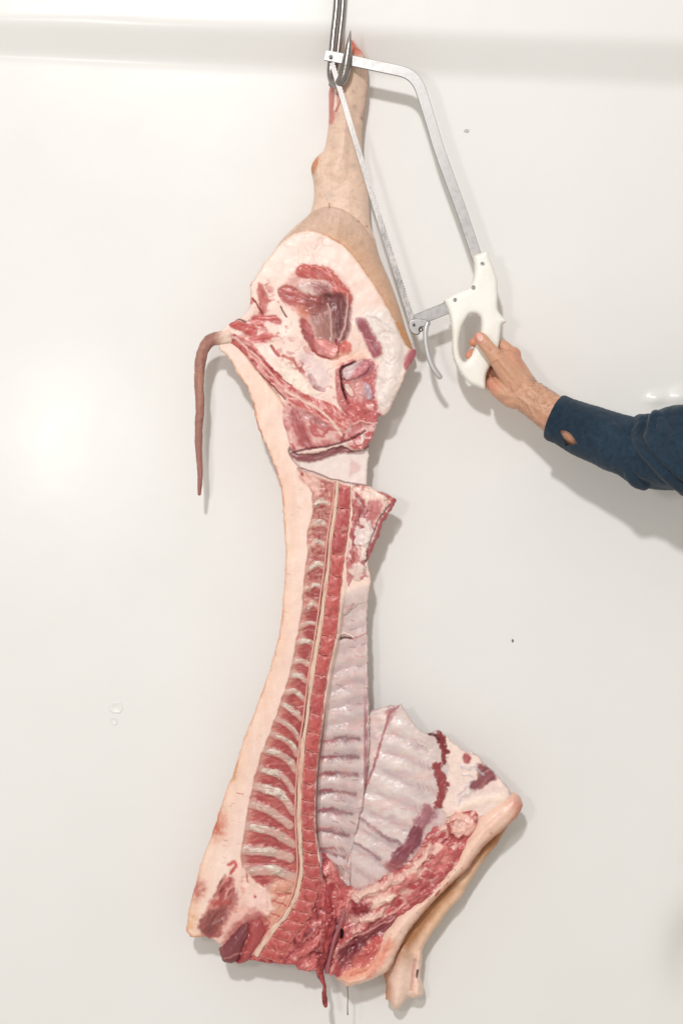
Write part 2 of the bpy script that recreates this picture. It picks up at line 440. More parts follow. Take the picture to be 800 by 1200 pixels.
# --- hind leg and thigh under skin
leg_out = """410,37 419,47 426,54 430,65 431,84 430,105 426,131 424,154 425,173 429,197 432,222 434,257 440,277 445,297 457,325 467,352 477,385
 485,407 483,416 470,440 440,470 400,480 340,450 300,400 294,350 298,328 307,310 318,293 330,276 346,260 362,245 367,227 367,210 365,199 364,190 369,180 379,169
 383,152 385,130 385,112 386,95 396,80 405,55"""
def p_leg(x, y, d):
    p = Paint(x, y, (230, 199, 178), wet=.3, D=d, var=.05)
    a = sstep(236, 262, y)
    hc = cat(pts('285,352 299,325 318,297 340,276 352,271.5 364,270 380,275 395,283 405,290 425,315 445,345 462,375 473,401 480,408 500,420'), False, 4)
    under = sstep(-2, 9, y-np.interp(x, hc[:, 0], hc[:, 1]))
    p.h += (31+13*np.sqrt(np.clip(d/24, 0, 1)))*(1-a)+a*(34+16*np.sqrt(np.clip(d/45, 0, 1)))-under*(6+6*np.clip(d/45, 0, 1))
    cr = cat(pts('350,262 362,247 383,240.5 404,246 422,259 436,276 450,300 462,330'), False, 4)
    f = np.interp(x, cr[:, 0], cr[:, 1]); f = np.where(x < 350, 262+(350-x)*.9, f)
    below = sstep(-1.2, 1.2, y-f)
    p.lay(below, (207, 175, 155), var=.05); p.h += below*4.5
    p.lay(sstep(30, 0, np.abs(y-f-44)-10)*below*.5*sstep(330, 420, x), (206, 160, 122), var=.05)
    p.line('380,274 405,288 426,314 446,345 463,376 474,400', (224, 176, 140), w=5, soft=3, a=.7)
    p.line('468,380 476,396 483,410', (214, 150, 96), w=7, soft=3, a=.8)
    p.poly('411,36 419,46 425,54 414,58 407,52', (214, 84, 62), soft=4, warp=1.5, a=.85)
    p.line('409,60 411,75', (226, 120, 96), w=3, soft=2, a=.5)
    p.line('428,60 431,84 430,108 425,133', (196, 120, 104), w=2.4, soft=1.8, a=.7)
    p.poly('385,92 396,92 396,112 391,132 386,138 384,112', (206, 120, 112), soft=1.4, warp=1.5, h=-2, wet=.8, a=.85)
    p.line('394,98 393,112 392,124', (238, 214, 204), w=3, soft=1, h=2)
    p.line('397,100 399,114 394,126', (170, 60, 60), w=1.6, soft=.8, h=-1.5)
    p.poly('366,181 370,179 371,186 368,197 365,199 364,190', (204, 130, 78), soft=1.4, warp=1, a=.8)
    for cx, cy, r, c, al in ((386, 190, 4, (196, 168, 148), .6), (414, 191, 4.5, (190, 164, 146), .6), (386, 226, 5, (200, 182, 172), .7), (415, 122, 3, (176, 150, 134), .6),
                             (414, 105, 2.4, (190, 160, 140), .6), (424, 133, 2, (120, 90, 76), .7), (410, 270, 6, (186, 160, 138), .5), (404, 150, 5, (206, 172, 160), .5),
                             (395, 165, 7, (214, 184, 162), .5), (424, 284, 3, (160, 140, 122), .6)):
        p.lay(np.exp(-((x-cx)**2+(y-cy)**2)/r**2)*al, c, var=.03)
    p.lay(sstep(.1, .6, fbm(x/1.0, y/1.6, 8, 151, 4))*.28, (212, 176, 158), var=.04); p.lay(sstep(.32, .45, fbm(x, y, 2.6, 152, 2))*.22, (176, 140, 122), var=.04)
    for cx, cy in ((420, 257.5), (430, 262.5)): p.lay(np.exp(-((x-cx)**2+(y-cy)**2)/1.4), (196, 70, 60))
    p.line('385.5,236 386,242', (110, 84, 80), w=1, soft=.6, warp=.2)
    p.ridge('409,70 408,110 400,160 396,200', 22, 3)
    p.ridge('372,176 368,190 372,205', 14, 4)
    p.h += 1.0*fbm(x, y, 14, 71, 3)+.35*fbm(x, y, 4, 72, 2)
    p.hb = 32+8*a
    return p
sheet('hind_leg', leg_out, p_leg, M_skin, pig, res=.9, edge=13, drop=10, t0=12, t1=12, R=24)

# --- sawn face of the ham
ham_out = """299,325 307,312 318,297 328,286 340,276 352,271.5 364,270 380,275 395,283 405,290 416,302 425,315 436,331 445,345 454,361 462,375 468,390 473,401 480,408 486,409 487,416
 476,436 470,450 465,462 459,474 456,481 450,486 444,487 442,495 440,502 437,513 430,522 424,527 412,527 400,522 382,528 360,532 346,530.5 340,524 333,503 329,485 331,473 322,458 302,436 291,421 275,406 262,400
 259,389 269,379 286,369 292,359 294,350 293,335"""
def p_ham(x, y, d):
    p = Paint(x, y, FAT, wet=.35, D=d, var=.035)
    p.h += body_level(x, y)+1.5
    p.lay(sstep(.05, .75, p.big)*.35, (240, 200, 188), var=.03)
    p.lay(sstep(.15, .6, fbm(x, y, 12, 77))*.45*sstep(360, 440, y), (232, 188, 180), var=.04)
    p.lay(sstep(.1, .5, fbm(x, y/2.2, 10, 78, 3))*.35, (250, 232, 220), var=.02); p.lay(sstep(.1, .5, -fbm(x, y/2.2, 10, 78, 3))*.3, (234, 194, 180), var=.03)
    p.line('300,324 320,294 340,277 362,271 382,277 405,291 426,316 446,347 463,377 472,400', (236, 196, 170), w=3, soft=2.5, a=.6)
    # big muscles
    p.lay(p.pm('330,338 346,318 372,316 398,332 410,356 408,384 402,412 388,420 372,414 358,394 350,372 334,354', 4, 3)*.75, (214, 156, 146), wet=.5, var=.12)
    p.poly('346,314 356,309 386,312 405,330 414,352 405,366 396,350 380,331 352,330', (226, 186, 178), soft=4, warp=2, a=.7)
    p.poly('349,318 352,312 367,312 385,317 397,330 407,342 411,352 406,361 400,350 389,338 382,327 367,326 353,325', (198, 96, 86), soft=1.5, warp=2.2, h=1.2, wet=.6)
    p.line('392,326 399,338 405,352', (220, 140, 130), w=1.5, soft=1, warp=1.5, a=.7)
    p.line('384,318 391,331 396,343', (226, 160, 150), w=1.5, soft=1, warp=1.5, a=.6)
    p.poly('349,336 360,331 377,331 387,339 384,348 366,348 354,343', (212, 180, 172), soft=3, warp=3, h=1.2, wet=.6)
    p.poly('366,334 377,333 385,340 382,346 372,346', (170, 108, 106), soft=2.5, warp=2, wet=.7)
    p.poly('327,340 335,336 345,339 355,346 372,349 388,347 390,362 367,371 355,366 340,358 330,350', (180, 84, 76), soft=1.3, warp=2, h=-1, wet=.6)
    p.poly('345,360 356,362 366,368 360,374 350,368', (220, 140, 110), soft=2.5, warp=2, a=.7)
    p.poly('380,346 397,345 408,356 410,378 404,397 394,406 386,400 382,380 374,364', (116, 58, 58), soft=2.2, warp=1.5, h=-2, wet=.7)
    p.poly('364,371 374,363 385,364 388,384 391,400 377,402 370,388', (176, 128, 120), soft=3, warp=2, wet=.6)
    p.poly('356,350 372,352 384,352 380,364 366,368', (146, 76, 72), soft=3, warp=2, a=.6)
    p.poly('394,350 404,358 406,376 400,390 396,374', (106, 52, 54), soft=2, warp=2, a=.5)
    p.line('385,356 387,372 388,388 388,403', (216, 178, 170), w=2, soft=1, warp=1.2, h=1.2, a=.85)
    p.line('407,346 405,378 399,395 394,405', (220, 176, 170), w=2.6, soft=1.2, warp=1.5, h=1.2, a=.85)
    p.line('392,352 396,368', (150, 104, 104), w=1.2, soft=.8, a=.7)
    p.poly('352,374 360,379 367,394 373,409 367,411 360,398 354,386', RED, soft=1, warp=1.6, h=-1, wet=.6)
    p.poly('370,400 378,399 387,402 395,406 396,412 390,419 380,416 372,409', (226, 150, 144), soft=1.5, warp=2, h=2.5, wet=.7)
    p.line('366,410 376,417 388,421 398,418', (170, 60, 60), w=2.2, soft=1, warp=1.5, h=-1.5)
    p.line('394,400 398,408 395,418', (150, 56, 56), w=2.6, soft=1, warp=2, h=-1.5)
    p.poly('402,401 409,404 409,413 402,417 399,410', (214, 110, 96), soft=1.5, warp=2, wet=.7)
    p.poly('392,418 410,418 424,414 420,424 402,430 390,428', (240, 190, 164), soft=4, warp=3, a=.7)
    rgn = p.pm('292,332 312,326 322,350 336,366 340,384 326,400 300,398 272,388 290,370', 5, 3)
    p.lay(rgn*sstep(.12, .34, fbm(x/1.6+2*p.nx, y, 5.5, 141, 3))*.75, (200, 104, 98), wet=.6, h=-.5)
    p.lay(rgn*sstep(.2, .4, fbm(x, y, 7, 142, 3))*.5, (226, 176, 166))
    rg2 = p.pm('336,396 360,404 378,424 392,440 396,470 372,462 350,444 326,420 312,404', 5, 4)
    p.lay(rg2*sstep(.16, .36, fbm(x/1.4, y+2*p.ny, 7, 143, 3))*.6, (206, 132, 128), wet=.55, h=-.7)
    p.lay(p.pm('424,366 448,362 466,384 478,404 474,432 462,462 450,482 440,470 438,440 446,418 438,396', 5, 3)*.8, (234, 222, 216), wet=.5, var=.03)
    for q in ('436,374 450,378 462,388', '446,420 458,428 470,420', '440,440 452,448 460,444', '448,462 454,470', '456,396 462,408 460,420'):
        p.line(q, (206, 190, 186), w=1.6, soft=1.5, warp=4, h=-.8, a=.5)
    p.ridge('448,372 462,396 460,430 448,470', 22, 3, 3)
    # right hand muscle
    p.poly('418,376 424,373 430,381 436,391 444,404 445,415 438,419 432,409 425,393', (168, 96, 104), soft=1.3, warp=1.6, h=1, wet=.6)
    p.line('428,398 436,400', (220, 170, 166), w=1.2, soft=.8, a=.7)
    p.poly('484,408 487,415 477,432 474,428 477,416', (186, 110, 116), soft=1.2, warp=1, wet=.5)
    for q in ('444,392 452,388 462,392', '430,372 440,374 448,380', '462,420 452,426', '440,450 452,448', '434,440 446,446'):
        p.line(q, (206, 188, 184), w=2.2, soft=1.8, warp=3, h=-.8, a=.6)
    # pelvic cavity
    p.mess(p.pm('396,430 420,422 440,424 440,446 440,470 446,486 442,500 437,515 424,527 408,524 402,505 404,488 396,470', 2.5, 2), [DRED, (206, 124, 122), (196, 104, 104), (232, 190, 184), (206, 126, 124)], 8, 1, 2.2, .7)
    p.poly('394,434 399,440 402,462 409,476 404,480 397,470 394,450', (212, 134, 130), soft=1, warp=1, h=2, wet=.7)
    p.line('416,425 406,429 400,432 400,446 403,460 408,474', (70, 26, 30), w=2.4, soft=.8, warp=1, h=-4, wet=.8)
    p.poly('402,433 412,427 425,422 433,428 427,438 414,444 405,446', (214, 186, 186), soft=1, warp=1.2, h=5, wet=.7)
    p.poly('425,424 434,424 436,434 428,441 416,446 412,442', (196, 120, 128), soft=1.4, warp=1.2, h=1, wet=.7)
    p.poly('404,451 409,451 416,462 413,466 407,461', (228, 204, 192), soft=1, warp=.8, h=3.5, wet=.6)
    p.poly('426,448 434,452 436,466 430,468 425,460', (190, 158, 166), soft=1.2, warp=1, h=2, wet=.7)
    p.poly('412,446 422,446 424,470 414,470', (224, 168, 162), soft=2, warp=2, a=.8)
    p.poly('408,470 418,472 430,480 434,494 420,496 408,488', (206, 112, 108), soft=1.6, warp=2, h=2, wet=.8)
    p.line('410,500 424,494 438,498', (236, 200, 190), w=2, soft=1, warp=2, h=1.5, a=.8)
    p.line('424,508 423,518', (240, 222, 214), w=4, soft=1.2, warp=2, h=1.5)
    # left red tears
    p.poly('303,334 308,338 312,348 313,357 311,366 304,369 306,358 303,347', (204, 112, 104), soft=1.2, warp=2, h=-1, a=.9, wet=.6)
    p.line('296,350 302,358 308,368', (150, 60, 58), w=1.8, soft=.8, warp=1.2, h=-2)
    p.poly('293,373 305,370 318,371 328,376 326,381 315,377 309,379 307,385 299,380', (204, 104, 98), soft=1.2, warp=2.2, h=-.5, wet=.6)
    p.poly('270,378 280,377 290,379 299,384 299,391 291,391 282,387 271,384', (198, 92, 86), soft=1.1, warp=2, h=1, wet=.6)
    p.line('270,377 280,374 288,377', (110, 56, 50), w=1.8, soft=.8, h=-1)
    p.poly('293,395 305,393 316,391 319,395 308,401 297,401', (206, 100, 96), soft=1.1, warp=1.6, wet=.6)
    p.line('329,360 332,366 336,372', (110, 60, 60), w=1.6, soft=.8, h=-2)
    p.line('318,405 322,411 327,417', (184, 84, 80), w=3, soft=1, warp=1.2, h=-1)
    p.line('331,418 341,422 349,430 356,437', (196, 96, 84), w=3.5, soft=1.2, warp=2.5, h=-1, a=.85)
    p.line('354,426 351,436', (160, 70, 76), w=2.5, soft=1, warp=2, a=.8)
    p.line('363,441 368,449 370,454 378,457', (160, 84, 92), w=5, soft=1.2, warp=2, h=-1.5, a=.9)
    p.poly('350,416 362,412 375,424 386,440 380,458 366,448 356,432', (228, 202, 200), soft=4, warp=4, h=-.5, a=.7)
    p.line('330,432 345,437 360,449 366,463', (236, 200, 188), w=3, soft=2, h=-1, a=.7)
    p.poly('326,424 345,434 362,450 366,463 352,462 336,448', (246, 228, 212), soft=3, warp=2, h=2.5, a=.8)
    # sacrum strip and the loin end below it
    p.mess(p.pm('334,470 348,468 380,476 404,488 424,505 416,513 400,519 360,527 344,530 337,514 331,494', 1.6, 1.5), [(168, 84, 84), (208, 140, 136), (226, 180, 172), (196, 106, 104), (220, 166, 158)], 11, 5, 1.2, .6, .7, 1.8)
    p.poly('342,478 352,482 358,500 364,516 356,520 348,506 341,494', (178, 86, 86), soft=2, warp=2, a=.7)
    p.poly('356,482 372,484 384,494 380,500 366,494', (176, 112, 112), soft=2.5, warp=2, a=.7)
    p.line('336,476 340,498 348,518', (222, 164, 158), w=3, soft=1.5, a=.7)
    p.mess(p.pm('266,392 276,392 290,397 302,411 318,429 334,445 346,455 365,465 386,472 402,484 410,497 404,506 396,505 382,496 365,486 344,474 334,467 318,451 302,435 291,421 273,404', 1.2, 1.3),
           [(164, 70, 72), (202, 104, 98), (222, 160, 152), (206, 112, 106), (232, 184, 172)], 6, 9, 1.3, .6, .72, 3.0)
    p.line('276,396 296,414 316,436 336,457 352,466 372,478 392,496', (232, 186, 174), w=2.6, soft=1.2, warp=1.6, h=1.2, a=.75)
    p.line('284,398 304,418 322,436 340,452', (150, 62, 66), w=1.4, soft=.8, warp=1.5, h=-1.2, a=.8)
    p.line('272,404 290,421 302,436 319,452 334,468', (132, 56, 60), w=1.5, soft=.8, warp=.8, h=-2)
    p.line('334,458 350,467 372,480 390,496 400,510', (240, 208, 194), w=3, soft=1.2, warp=1.3, h=1.5, a=.85)
    p.line('262,392 280,398 292,404', (226, 190, 180), w=2.5, soft=1.2, a=.6)
    p.line('343,530 360,526 382,523 400,519 418,511 428,505', (110, 52, 56), w=2.0, soft=1, warp=.8, h=-2)
    rg = np.abs(fbm(x+3*p.nx, y+3*p.ny, 24, 83, 3)); cm = sstep(.05, .0, rg)*sstep(-.1, .3, fbm(x, y, 30, 84, 2)+.4*sstep(360, 430, y))
    fatm = np.clip(1-np.abs(p.c-lin(FAT)).sum(1)*4, 0, 1)
    p.lay(cm*fatm*.45, (214, 172, 162), h=-1.2, var=.05)
    p.h += .45*fbm(x, y, 9, 81, 2)+1.8*fbm(x, y, 26, 82, 2)
    p.hb = body_level(x, y)
    return p
sheet('ham', ham_out, p_ham, M_flesh, pig, res=.75, edge=3.5, drop=3.5, t0=5, t1=14, R=30, jag=.8)

# --- torso: back fat, loin, inner rib wall
torso_out = """262,388 258,398 257,409 267,418 279,439 290,455 295,470 298,482 301,497 308,514 317,535 325,557 329,574 331,591 332.5,616 334,640 334,660 332.5,690 331,705
 329,730 322.5,762 312.5,795 301,827 291,853 282.5,874 274,905 263,932 251,970 238,1005 229,1036 221,1067 218,1087 219.5,1096 227,1099.5 240,1099 251,1103 262,1112 290,1125 318,1130 345,1132 372,1128 395,1100 404,1075 410,1040 412,1000 421,960 428,925
 432,890 433,850 432,827 431,790 431,755 430,717 432,695 434,680 431,657 433,620 430,590 430,567 431,545 432,530 428,515 400,505 366,486 344,473 334,466 318,450 302,434 291,420 276,402"""
CORD = pts('395.5,564 394,585 392,600 387.5,630 384,668 380,697 376,730 371,762 366,792 362.5,820 359.5,845 356,868 354,890 351.5,922 350.5,952 352,990 353,1010 352,1028 346,1052 335,1073 318,1093 300,1120')
VENT = pts('411,571 411,600 407,630 403,662 400,695 395,742 390,765 385.5,787 381,820 378,850 374,880 371.5,905 370,927 369.5,965 373,1000 375.5,1022 374,1045 362,1077 343,1103 326,1129')
BN = [(388, 590, 378, 586, 369, 592, 4.5), (386, 616, 376, 610, 366, 616, 4.5), (383, 640, 373, 634, 362, 640, 5.5), (382, 665, 370, 660, 359, 668, 6), (379, 688, 368, 683, 359, 690, 4.5), (377, 711, 366, 705, 357, 713, 4.5),
      (373, 733, 363, 726, 353, 733, 4.5), (369, 756, 359, 749, 349, 754, 5), (365, 780, 355, 772, 344, 775, 5.5), (361, 800, 351, 791, 340, 792, 5), (358, 822, 347, 811, 335, 809, 5.5), (355, 845, 343, 830, 328, 826, 5.5),
      (352, 866, 340, 850, 322, 843, 6), (350, 886, 338, 868, 317, 861, 5.5), (348, 906, 335, 886, 312, 879, 7), (346, 926, 330, 906, 305, 901, 7.5), (345, 951, 327, 930, 299, 921, 8), (342, 967, 318, 951, 294, 944, 8.5),
      (344, 991, 320, 973, 290, 969, 9.5), (341, 1007, 312, 997, 285, 996, 9), (349, 1032, 322, 1019, 294, 1019, 9.5), (347, 1045, 330, 1039, 314, 1041, 6)]
_r = random.Random(8)
BN = [(a+_r.uniform(-1.5, 1), b+_r.uniform(-2, 2), c+_r.uniform(-1.5, 1.5), d+.3*((b+f)/2-d)+_r.uniform(-1.3, 1.3), e+_r.uniform(-.5, 3.5), f+_r.uniform(-2, 2), w_*_r.uniform(.8, 1.15)) for a, b, c, d, e, f, w_ in BN]
def p_torso(x, y, d):
    p = Paint(x, y, (243, 214, 200), wet=.35, D=d, var=.03)
    p.h += body_level(x, y)
    cc = cat(CORD, False, 4); o = np.argsort(cc[:, 1]); cx = np.interp(y, cc[o, 1], cc[o, 0])
    vv = cat(VENT, False, 4); o = np.argsort(vv[:, 1]); vx = np.interp(y, vv[o, 1], vv[o, 0])
    lo = cat(pts('350,548 354,562 364,572 367,600 361,622 360,650 356,680 355,705 349,742 344,767 339,792 330,820 320,848 310,873 304,892 297.5,915 292.5,937 289,957 285,985 282,1005 284,1016'), False, 4)
    lx = np.interp(y, lo[:, 1], lo[:, 0])
    p.lay(sstep(.0, .7, p.big)*.4, (242, 206, 188), var=.03)
    # rind edge and its stains
    ff = (x < lx-2)*sstep(410, 450, y)
    p.lay(sstep(26, 4, d+5*p.big)*ff*.45, (240, 200, 172), var=.03)
    p.lay(sstep(.1, .5, fbm(x*1.2, y/3.5, 7, 171, 3))*ff*.35, (246, 226, 214), var=.02)
    p.lay(sstep(.1, .5, -fbm(x*1.2, y/3.5, 7, 171, 3))*ff*.3, (232, 190, 176), var=.03)
    rr_ = random.Random(12)
    for _ in range(26):
        b_ = rr_.uniform(440, 1080); a_ = float(np.interp(b_, lo[:, 1], lo[:, 0])) if b_ < 1010 else 270
        a_ -= rr_.uniform(6, 34 if b_ > 560 else 20); t_ = rr_.uniform(-.4, .4)
        p.line([(a_, b_), (a_+rr_.uniform(2, 5), b_+t_*4)], rr_.choice([(206, 140, 130), (214, 160, 150), (190, 130, 120)]), w=rr_.uniform(.6, 1.1), soft=.7, warp=.6, a=.5, h=-.4)
    e = sstep(4.2, 1.2, d+.8*p.nx)*sstep(400, 440, y)*(x < lx-4)
    p.lay(e*(.25+.5*sstep(-.2, .5, fbm(x, y, 18, 66, 3))), (222, 160, 126), var=.12)
    p.lay(sstep(2.2, .6, d)*sstep(430, 470, y)*sstep(640, 540, y)*(x < lx-6)*sstep(-.4, .4, fbm(x, y, 7, 67, 3))*.8, (198, 110, 104), var=.2)
    for a, b, r, c in ((272, 908, 7, (206, 146, 96)), (256, 966, 10, (208, 120, 92)), (252, 974, 6, (196, 104, 84)), (229, 1042, 9, (184, 90, 76)), (236, 1044, 5, (196, 110, 96)), (222, 1080, 10, (226, 172, 128)), (275, 900, 4, (214, 150, 96))):
        p.lay(np.clip(np.exp(-((x-a)**2+((y-b)/1.5)**2)/r**2)*(1+1.2*p.n2x), 0, 1)*.7, c, var=.1)
    p.line('278,930 285,931', (206, 130, 124), w=1.3, soft=.8); p.line('262,985 266,986', (196, 150, 140), w=1.2)
    p.lay(sstep(10, 0, np.abs(x-lx+4))*sstep(560, 640, y)*.35*(x < lx+4), (240, 206, 196), var=.03)
    # loin (red between fat and canal)
    loin = sstep(-1.2, 1.2, x-lx+1.2*p.nx+.8*p.n2x)*(x < cx+1)*sstep(553, 560, y+.3*(360-x))*sstep(1046, 1036, y-(x-300)*.35)
    p.mess(loin, [(168, 80, 76), (184, 92, 88), (178, 86, 82), (196, 106, 98)], 12, 13, .5, .6, .5, 2.0)
    p.lay(sstep(9, 0, np.abs(x-lx-2+2*p.nx))*loin*.45, (226, 186, 166), var=.05)
    for (a_, b_, c_, d_, e_, f_, w_) in BN:
        ll = [(a_-1, b_), (c_, d_), (e_, f_), (e_-6, f_+(f_-d_)*.25)]
        p.lay(p.lm(ll, w_*1.05+.5, 1.8, 1.6)*loin*.88, (206, 172, 160), wet=.5, var=.08); p.h += loin*p.lm(ll, w_+5, 1, 1.5, True)*1.5
    for q1, q2 in zip(BN[:-1], BN[1:]):
        mx_, my_ = (q1[2]+q2[2])/2+1, (q1[3]+q2[3])/2+1.5; hh = max(3.0, (q2[3]-q1[3])*.30)
        u_ = ((x-mx_+1.5*p.nx)/(hh*1.5))**2+((y-my_-.25*(x-mx_)+1.5*p.ny)/hh)**2
        p.lay(loin*sstep(1.3, .6, u_)*(.25+.45*float(np.clip((800-my_)/100, 0, 1))), (158, 70, 68), wet=.6, var=.06, h=-.3)
    p.lay(loin*sstep(.15, .5, fbm(x/3.5, y+.35*x, 3.2, 144, 3))*.32, (216, 150, 136), var=.04)
    p.lay(loin*sstep(.0, .5, fbm(x, y, 9, 145, 3))*sstep(850, 740, y)*.55, (212, 172, 150), var=.05)
    p.lay(loin*sstep(.15, .5, -fbm(x/3.5, y+.35*x, 3.2, 144, 3))*.2, (148, 62, 66), var=.04)
    up = .45*loin*sstep(720, 640, y)
    p.mess(up*.6, [(190, 100, 92), (232, 196, 180), (170, 80, 78), (226, 180, 160)], 7, 15, 1.0, .6)
    p.poly('350,548 360,552 371,562 372,580 367,574 358,566 352,560', (236, 190, 176), soft=1.5, warp=2)
    p.line('350,549 354,556', (186, 76, 72), w=3, soft=1.2)
    p.h -= loin*2.0
    p.lay(loin*sstep(7, 1, cx-x)*.6, (196, 120, 108), var=.15)
    # soft tissue round the last feather bones
    p.poly('318,1036 346,1034 350,1046 340,1062 324,1082 311,1088 306,1076 320,1060', (222, 164, 140), soft=3.5, warp=3.5, h=1)
    for q in ('324,1048 334,1049 344,1048', '320,1056 330,1060 338,1064', '314,1068 322,1073 330,1076', '311,1078 317,1084'):
        p.line(q, (198, 96, 84), w=2.4, soft=1, warp=1.5, a=.8, h=-1)
    # lower fat triangle and muscles
    p.poly('283,1014 296,1029 312,1044 320,1056 318,1070 306,1074 292,1080 276,1092 262,1107 250,1104 262,1080 268,1066 277,1046 270,1020 272,1010', (238, 200, 186), soft=2, warp=2.5, h=2)
    p.poly('258,1062 286,1060 292,1070 276,1084 260,1098 254,1090', (240, 190, 176), soft=4, warp=4, a=.8)
    p.lay(p.pm('262,1030 300,1040 316,1060 296,1084 262,1104 250,1096', 4, 3)*sstep(.1, .45, fbm(x, y, 9, 161, 3))*.55, (206, 128, 118), wet=.5)
    p.poly('300,1046 312,1050 310,1062 294,1060', (244, 206, 198), soft=3, warp=3, a=.8)
    p.mess(p.pm('262,1028 274,1030 276,1044 268,1060 262,1078 256,1098 240,1099 234,1082 242,1066 250,1052', 2, 2), [(136, 62, 62), (176, 92, 86), (216, 150, 138), (150, 70, 68)], 10, 17, 1.8, .6, -1.1, 2.0)
    p.poly('252,1070 266,1056 274,1046 280,1050 272,1066 262,1086 254,1098 244,1098', (166, 82, 78), soft=2.5, warp=4, a=.7)
    p.poly('272,1088 284,1078 298,1070 310,1072 312,1082 296,1092 280,1100 262,1108', (176, 84, 82), soft=2.5, warp=3, a=.75)
    p.poly('237,1078 250,1066 262,1066 262,1078 254,1094 244,1098 236,1092', (142, 74, 70), soft=2.5, warp=3.5, a=.85, wet=.6)
    p.line('247,1056 258,1058 268,1058', (192, 96, 88), w=6, soft=2, warp=2, a=.7)
    p.line('268,1014 274,1010 276,1016 270,1024', (204, 100, 96), w=3.5, soft=1.4, warp=1.6, h=-1)
    p.line('264,1026 256,1042 250,1052', (150, 100, 88), w=2, soft=1.5, h=-2, a=.7)
    p.lay(np.exp(-((x-299)**2+(y-1051)**2)/3), (170, 40, 50)); p.line('289,1024 291,1034', (190, 90, 86), w=1.5)
    p.mess(np.clip(p.pm('284,1108 300,1088 312,1084 322,1086 345,1060 352,1040 376,1010 392,1030 410,1040 400,1120 360,1150 290,1150', 1.5, 1.5), 0, 1), [(130, 52, 58), (180, 84, 84), (206, 116, 110), (160, 70, 74)], 7, 19, 1.5, .8)
    # inner rib wall
    rib = sstep(-1, 1, x-vx+.6*p.nx)*sstep(690, 720, y+.4*(x-415))*sstep(1040, 1015, y-(x-378)*.6)
    p.lay(rib, PLEU, wet=.75, var=.05)
    p.h -= rib*(9+5*sstep(820, 1000, y))*sstep(0, 6, x-vx)*sstep(60, 20, x-vx)
    for (a, b, c, e2) in ((394, 738, 430, 722), (391, 757, 431, 744), (386, 779, 430, 766), (384, 801, 430, 788), (381, 822, 430, 812), (379, 843, 430, 835), (377, 861, 429, 856), (375, 879, 428, 877), (373, 899, 427, 898),
                          (372, 920, 424, 921), (371, 942, 420, 945), (371, 964, 416, 970), (373, 987, 411, 996), (376, 1008, 407, 1018)):
        mid = ((a+c)/2, (b+e2)/2-1.5)
        p.ridge([(a+3, b), mid, (c, e2)], 17, .6+1.1*float(np.clip((b-740)/160, 0, 1)), 2.0)
        p.line([(a+6, b-1), mid, (c-2, e2)], (222, 204, 198), w=5, soft=3.5, warp=2, a=.6)
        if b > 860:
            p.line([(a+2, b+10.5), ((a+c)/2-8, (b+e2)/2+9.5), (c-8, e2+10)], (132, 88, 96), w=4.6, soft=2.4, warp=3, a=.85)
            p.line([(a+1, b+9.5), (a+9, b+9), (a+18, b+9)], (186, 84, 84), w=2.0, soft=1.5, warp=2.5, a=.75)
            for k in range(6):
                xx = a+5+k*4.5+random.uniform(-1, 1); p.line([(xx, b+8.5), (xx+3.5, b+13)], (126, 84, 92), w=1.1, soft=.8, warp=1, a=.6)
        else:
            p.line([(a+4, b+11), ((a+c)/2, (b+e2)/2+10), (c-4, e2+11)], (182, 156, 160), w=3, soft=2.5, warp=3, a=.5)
    for _ in range(34):
        a = random.uniform(388, 428); b = random.uniform(725, 990)
        p.line([(a, b), (a+random.uniform(2, 7), b+random.uniform(-2, 1.5))], random.choice([(170, 90, 96), (120, 70, 80), (196, 130, 134)]), w=random.uniform(.8, 1.6), soft=.7, warp=1.5, a=.55)
    p.lay(rib*sstep(.0, .5, fbm(x/2.5, y, 6, 85, 3))*.35, (216, 164, 160), var=.05); p.lay(rib*sstep(.1, .6, fbm(x/2, y, 9, 86, 3))*.3, (170, 150, 160), var=.05)
    p.line('395,748 402,743 410,745 416,750', (236, 216, 208), w=2.2, soft=.8, h=3)
    p.line('396,751 404,748 411,749', (80, 30, 36), w=2, soft=.8, h=-2.5)
    p.line('411,750 424,746 430,742', (176, 90, 96), w=1.8, soft=1, warp=2, a=.7)
    p.poly('400,700 416,690 432,690 430,706 414,716 402,722', (228, 208, 204), soft=3, warp=3, a=.7)
    p.lay(sstep(3.5, 1, np.abs(x-428.5+.8*p.nx))*sstep(790, 850, y)*.7, (150, 76, 86))
    # edge fat along the front of the vertebrae
    p.lay(sstep(3.2, 1.5, np.abs(x-vx-2.2+.7*p.n2x))*sstep(575, 590, y)*sstep(880, 800, y)*.8, (236, 206, 190), h=1.5)
    p.lay(sstep(2.2, .8, np.abs(x-vx-1.2+.5*p.n2x))*sstep(800, 860, y)*sstep(1010, 980, y)*.8, (120, 62, 64), h=-2)
    p.line('377,1002 386,1012 396,1026 404,1036', (232, 186, 172), w=3, soft=1.5, warp=2, a=.8)
    p.h -= 5*p.pm('304,404 440,400 440,516 400,514 360,522 346,525 338,505 336,480 306,438', 2, .3, False)
    # the bare membrane between the ham and the loin
    mem = p.pm('338,527 360,520 428,508 436,530 434,570 412,568 387,562 362,553 352,549', 1.2, .8)
    p.lay(mem, (234, 218, 212), h=-9, wet=.5, var=.04)
    p.poly('411,539 415,540 423,549 413,556 409,558', (218, 174, 172), soft=1.5, warp=1.0, a=.6)
    p.line('346,536 350,545 352,552', (206, 188, 180), w=4, soft=2, a=.7)
    p.poly('341,531 352,528 382,524 412,514 432,508 438,518 420,528 400,529 380,535 362,540 350,537', (150, 88, 92), soft=1.2, warp=1.6, h=3, wet=.6)
    p.line('348,533 370,531 392,526', (190, 134, 132), w=2, soft=1, warp=1.5, a=.8)
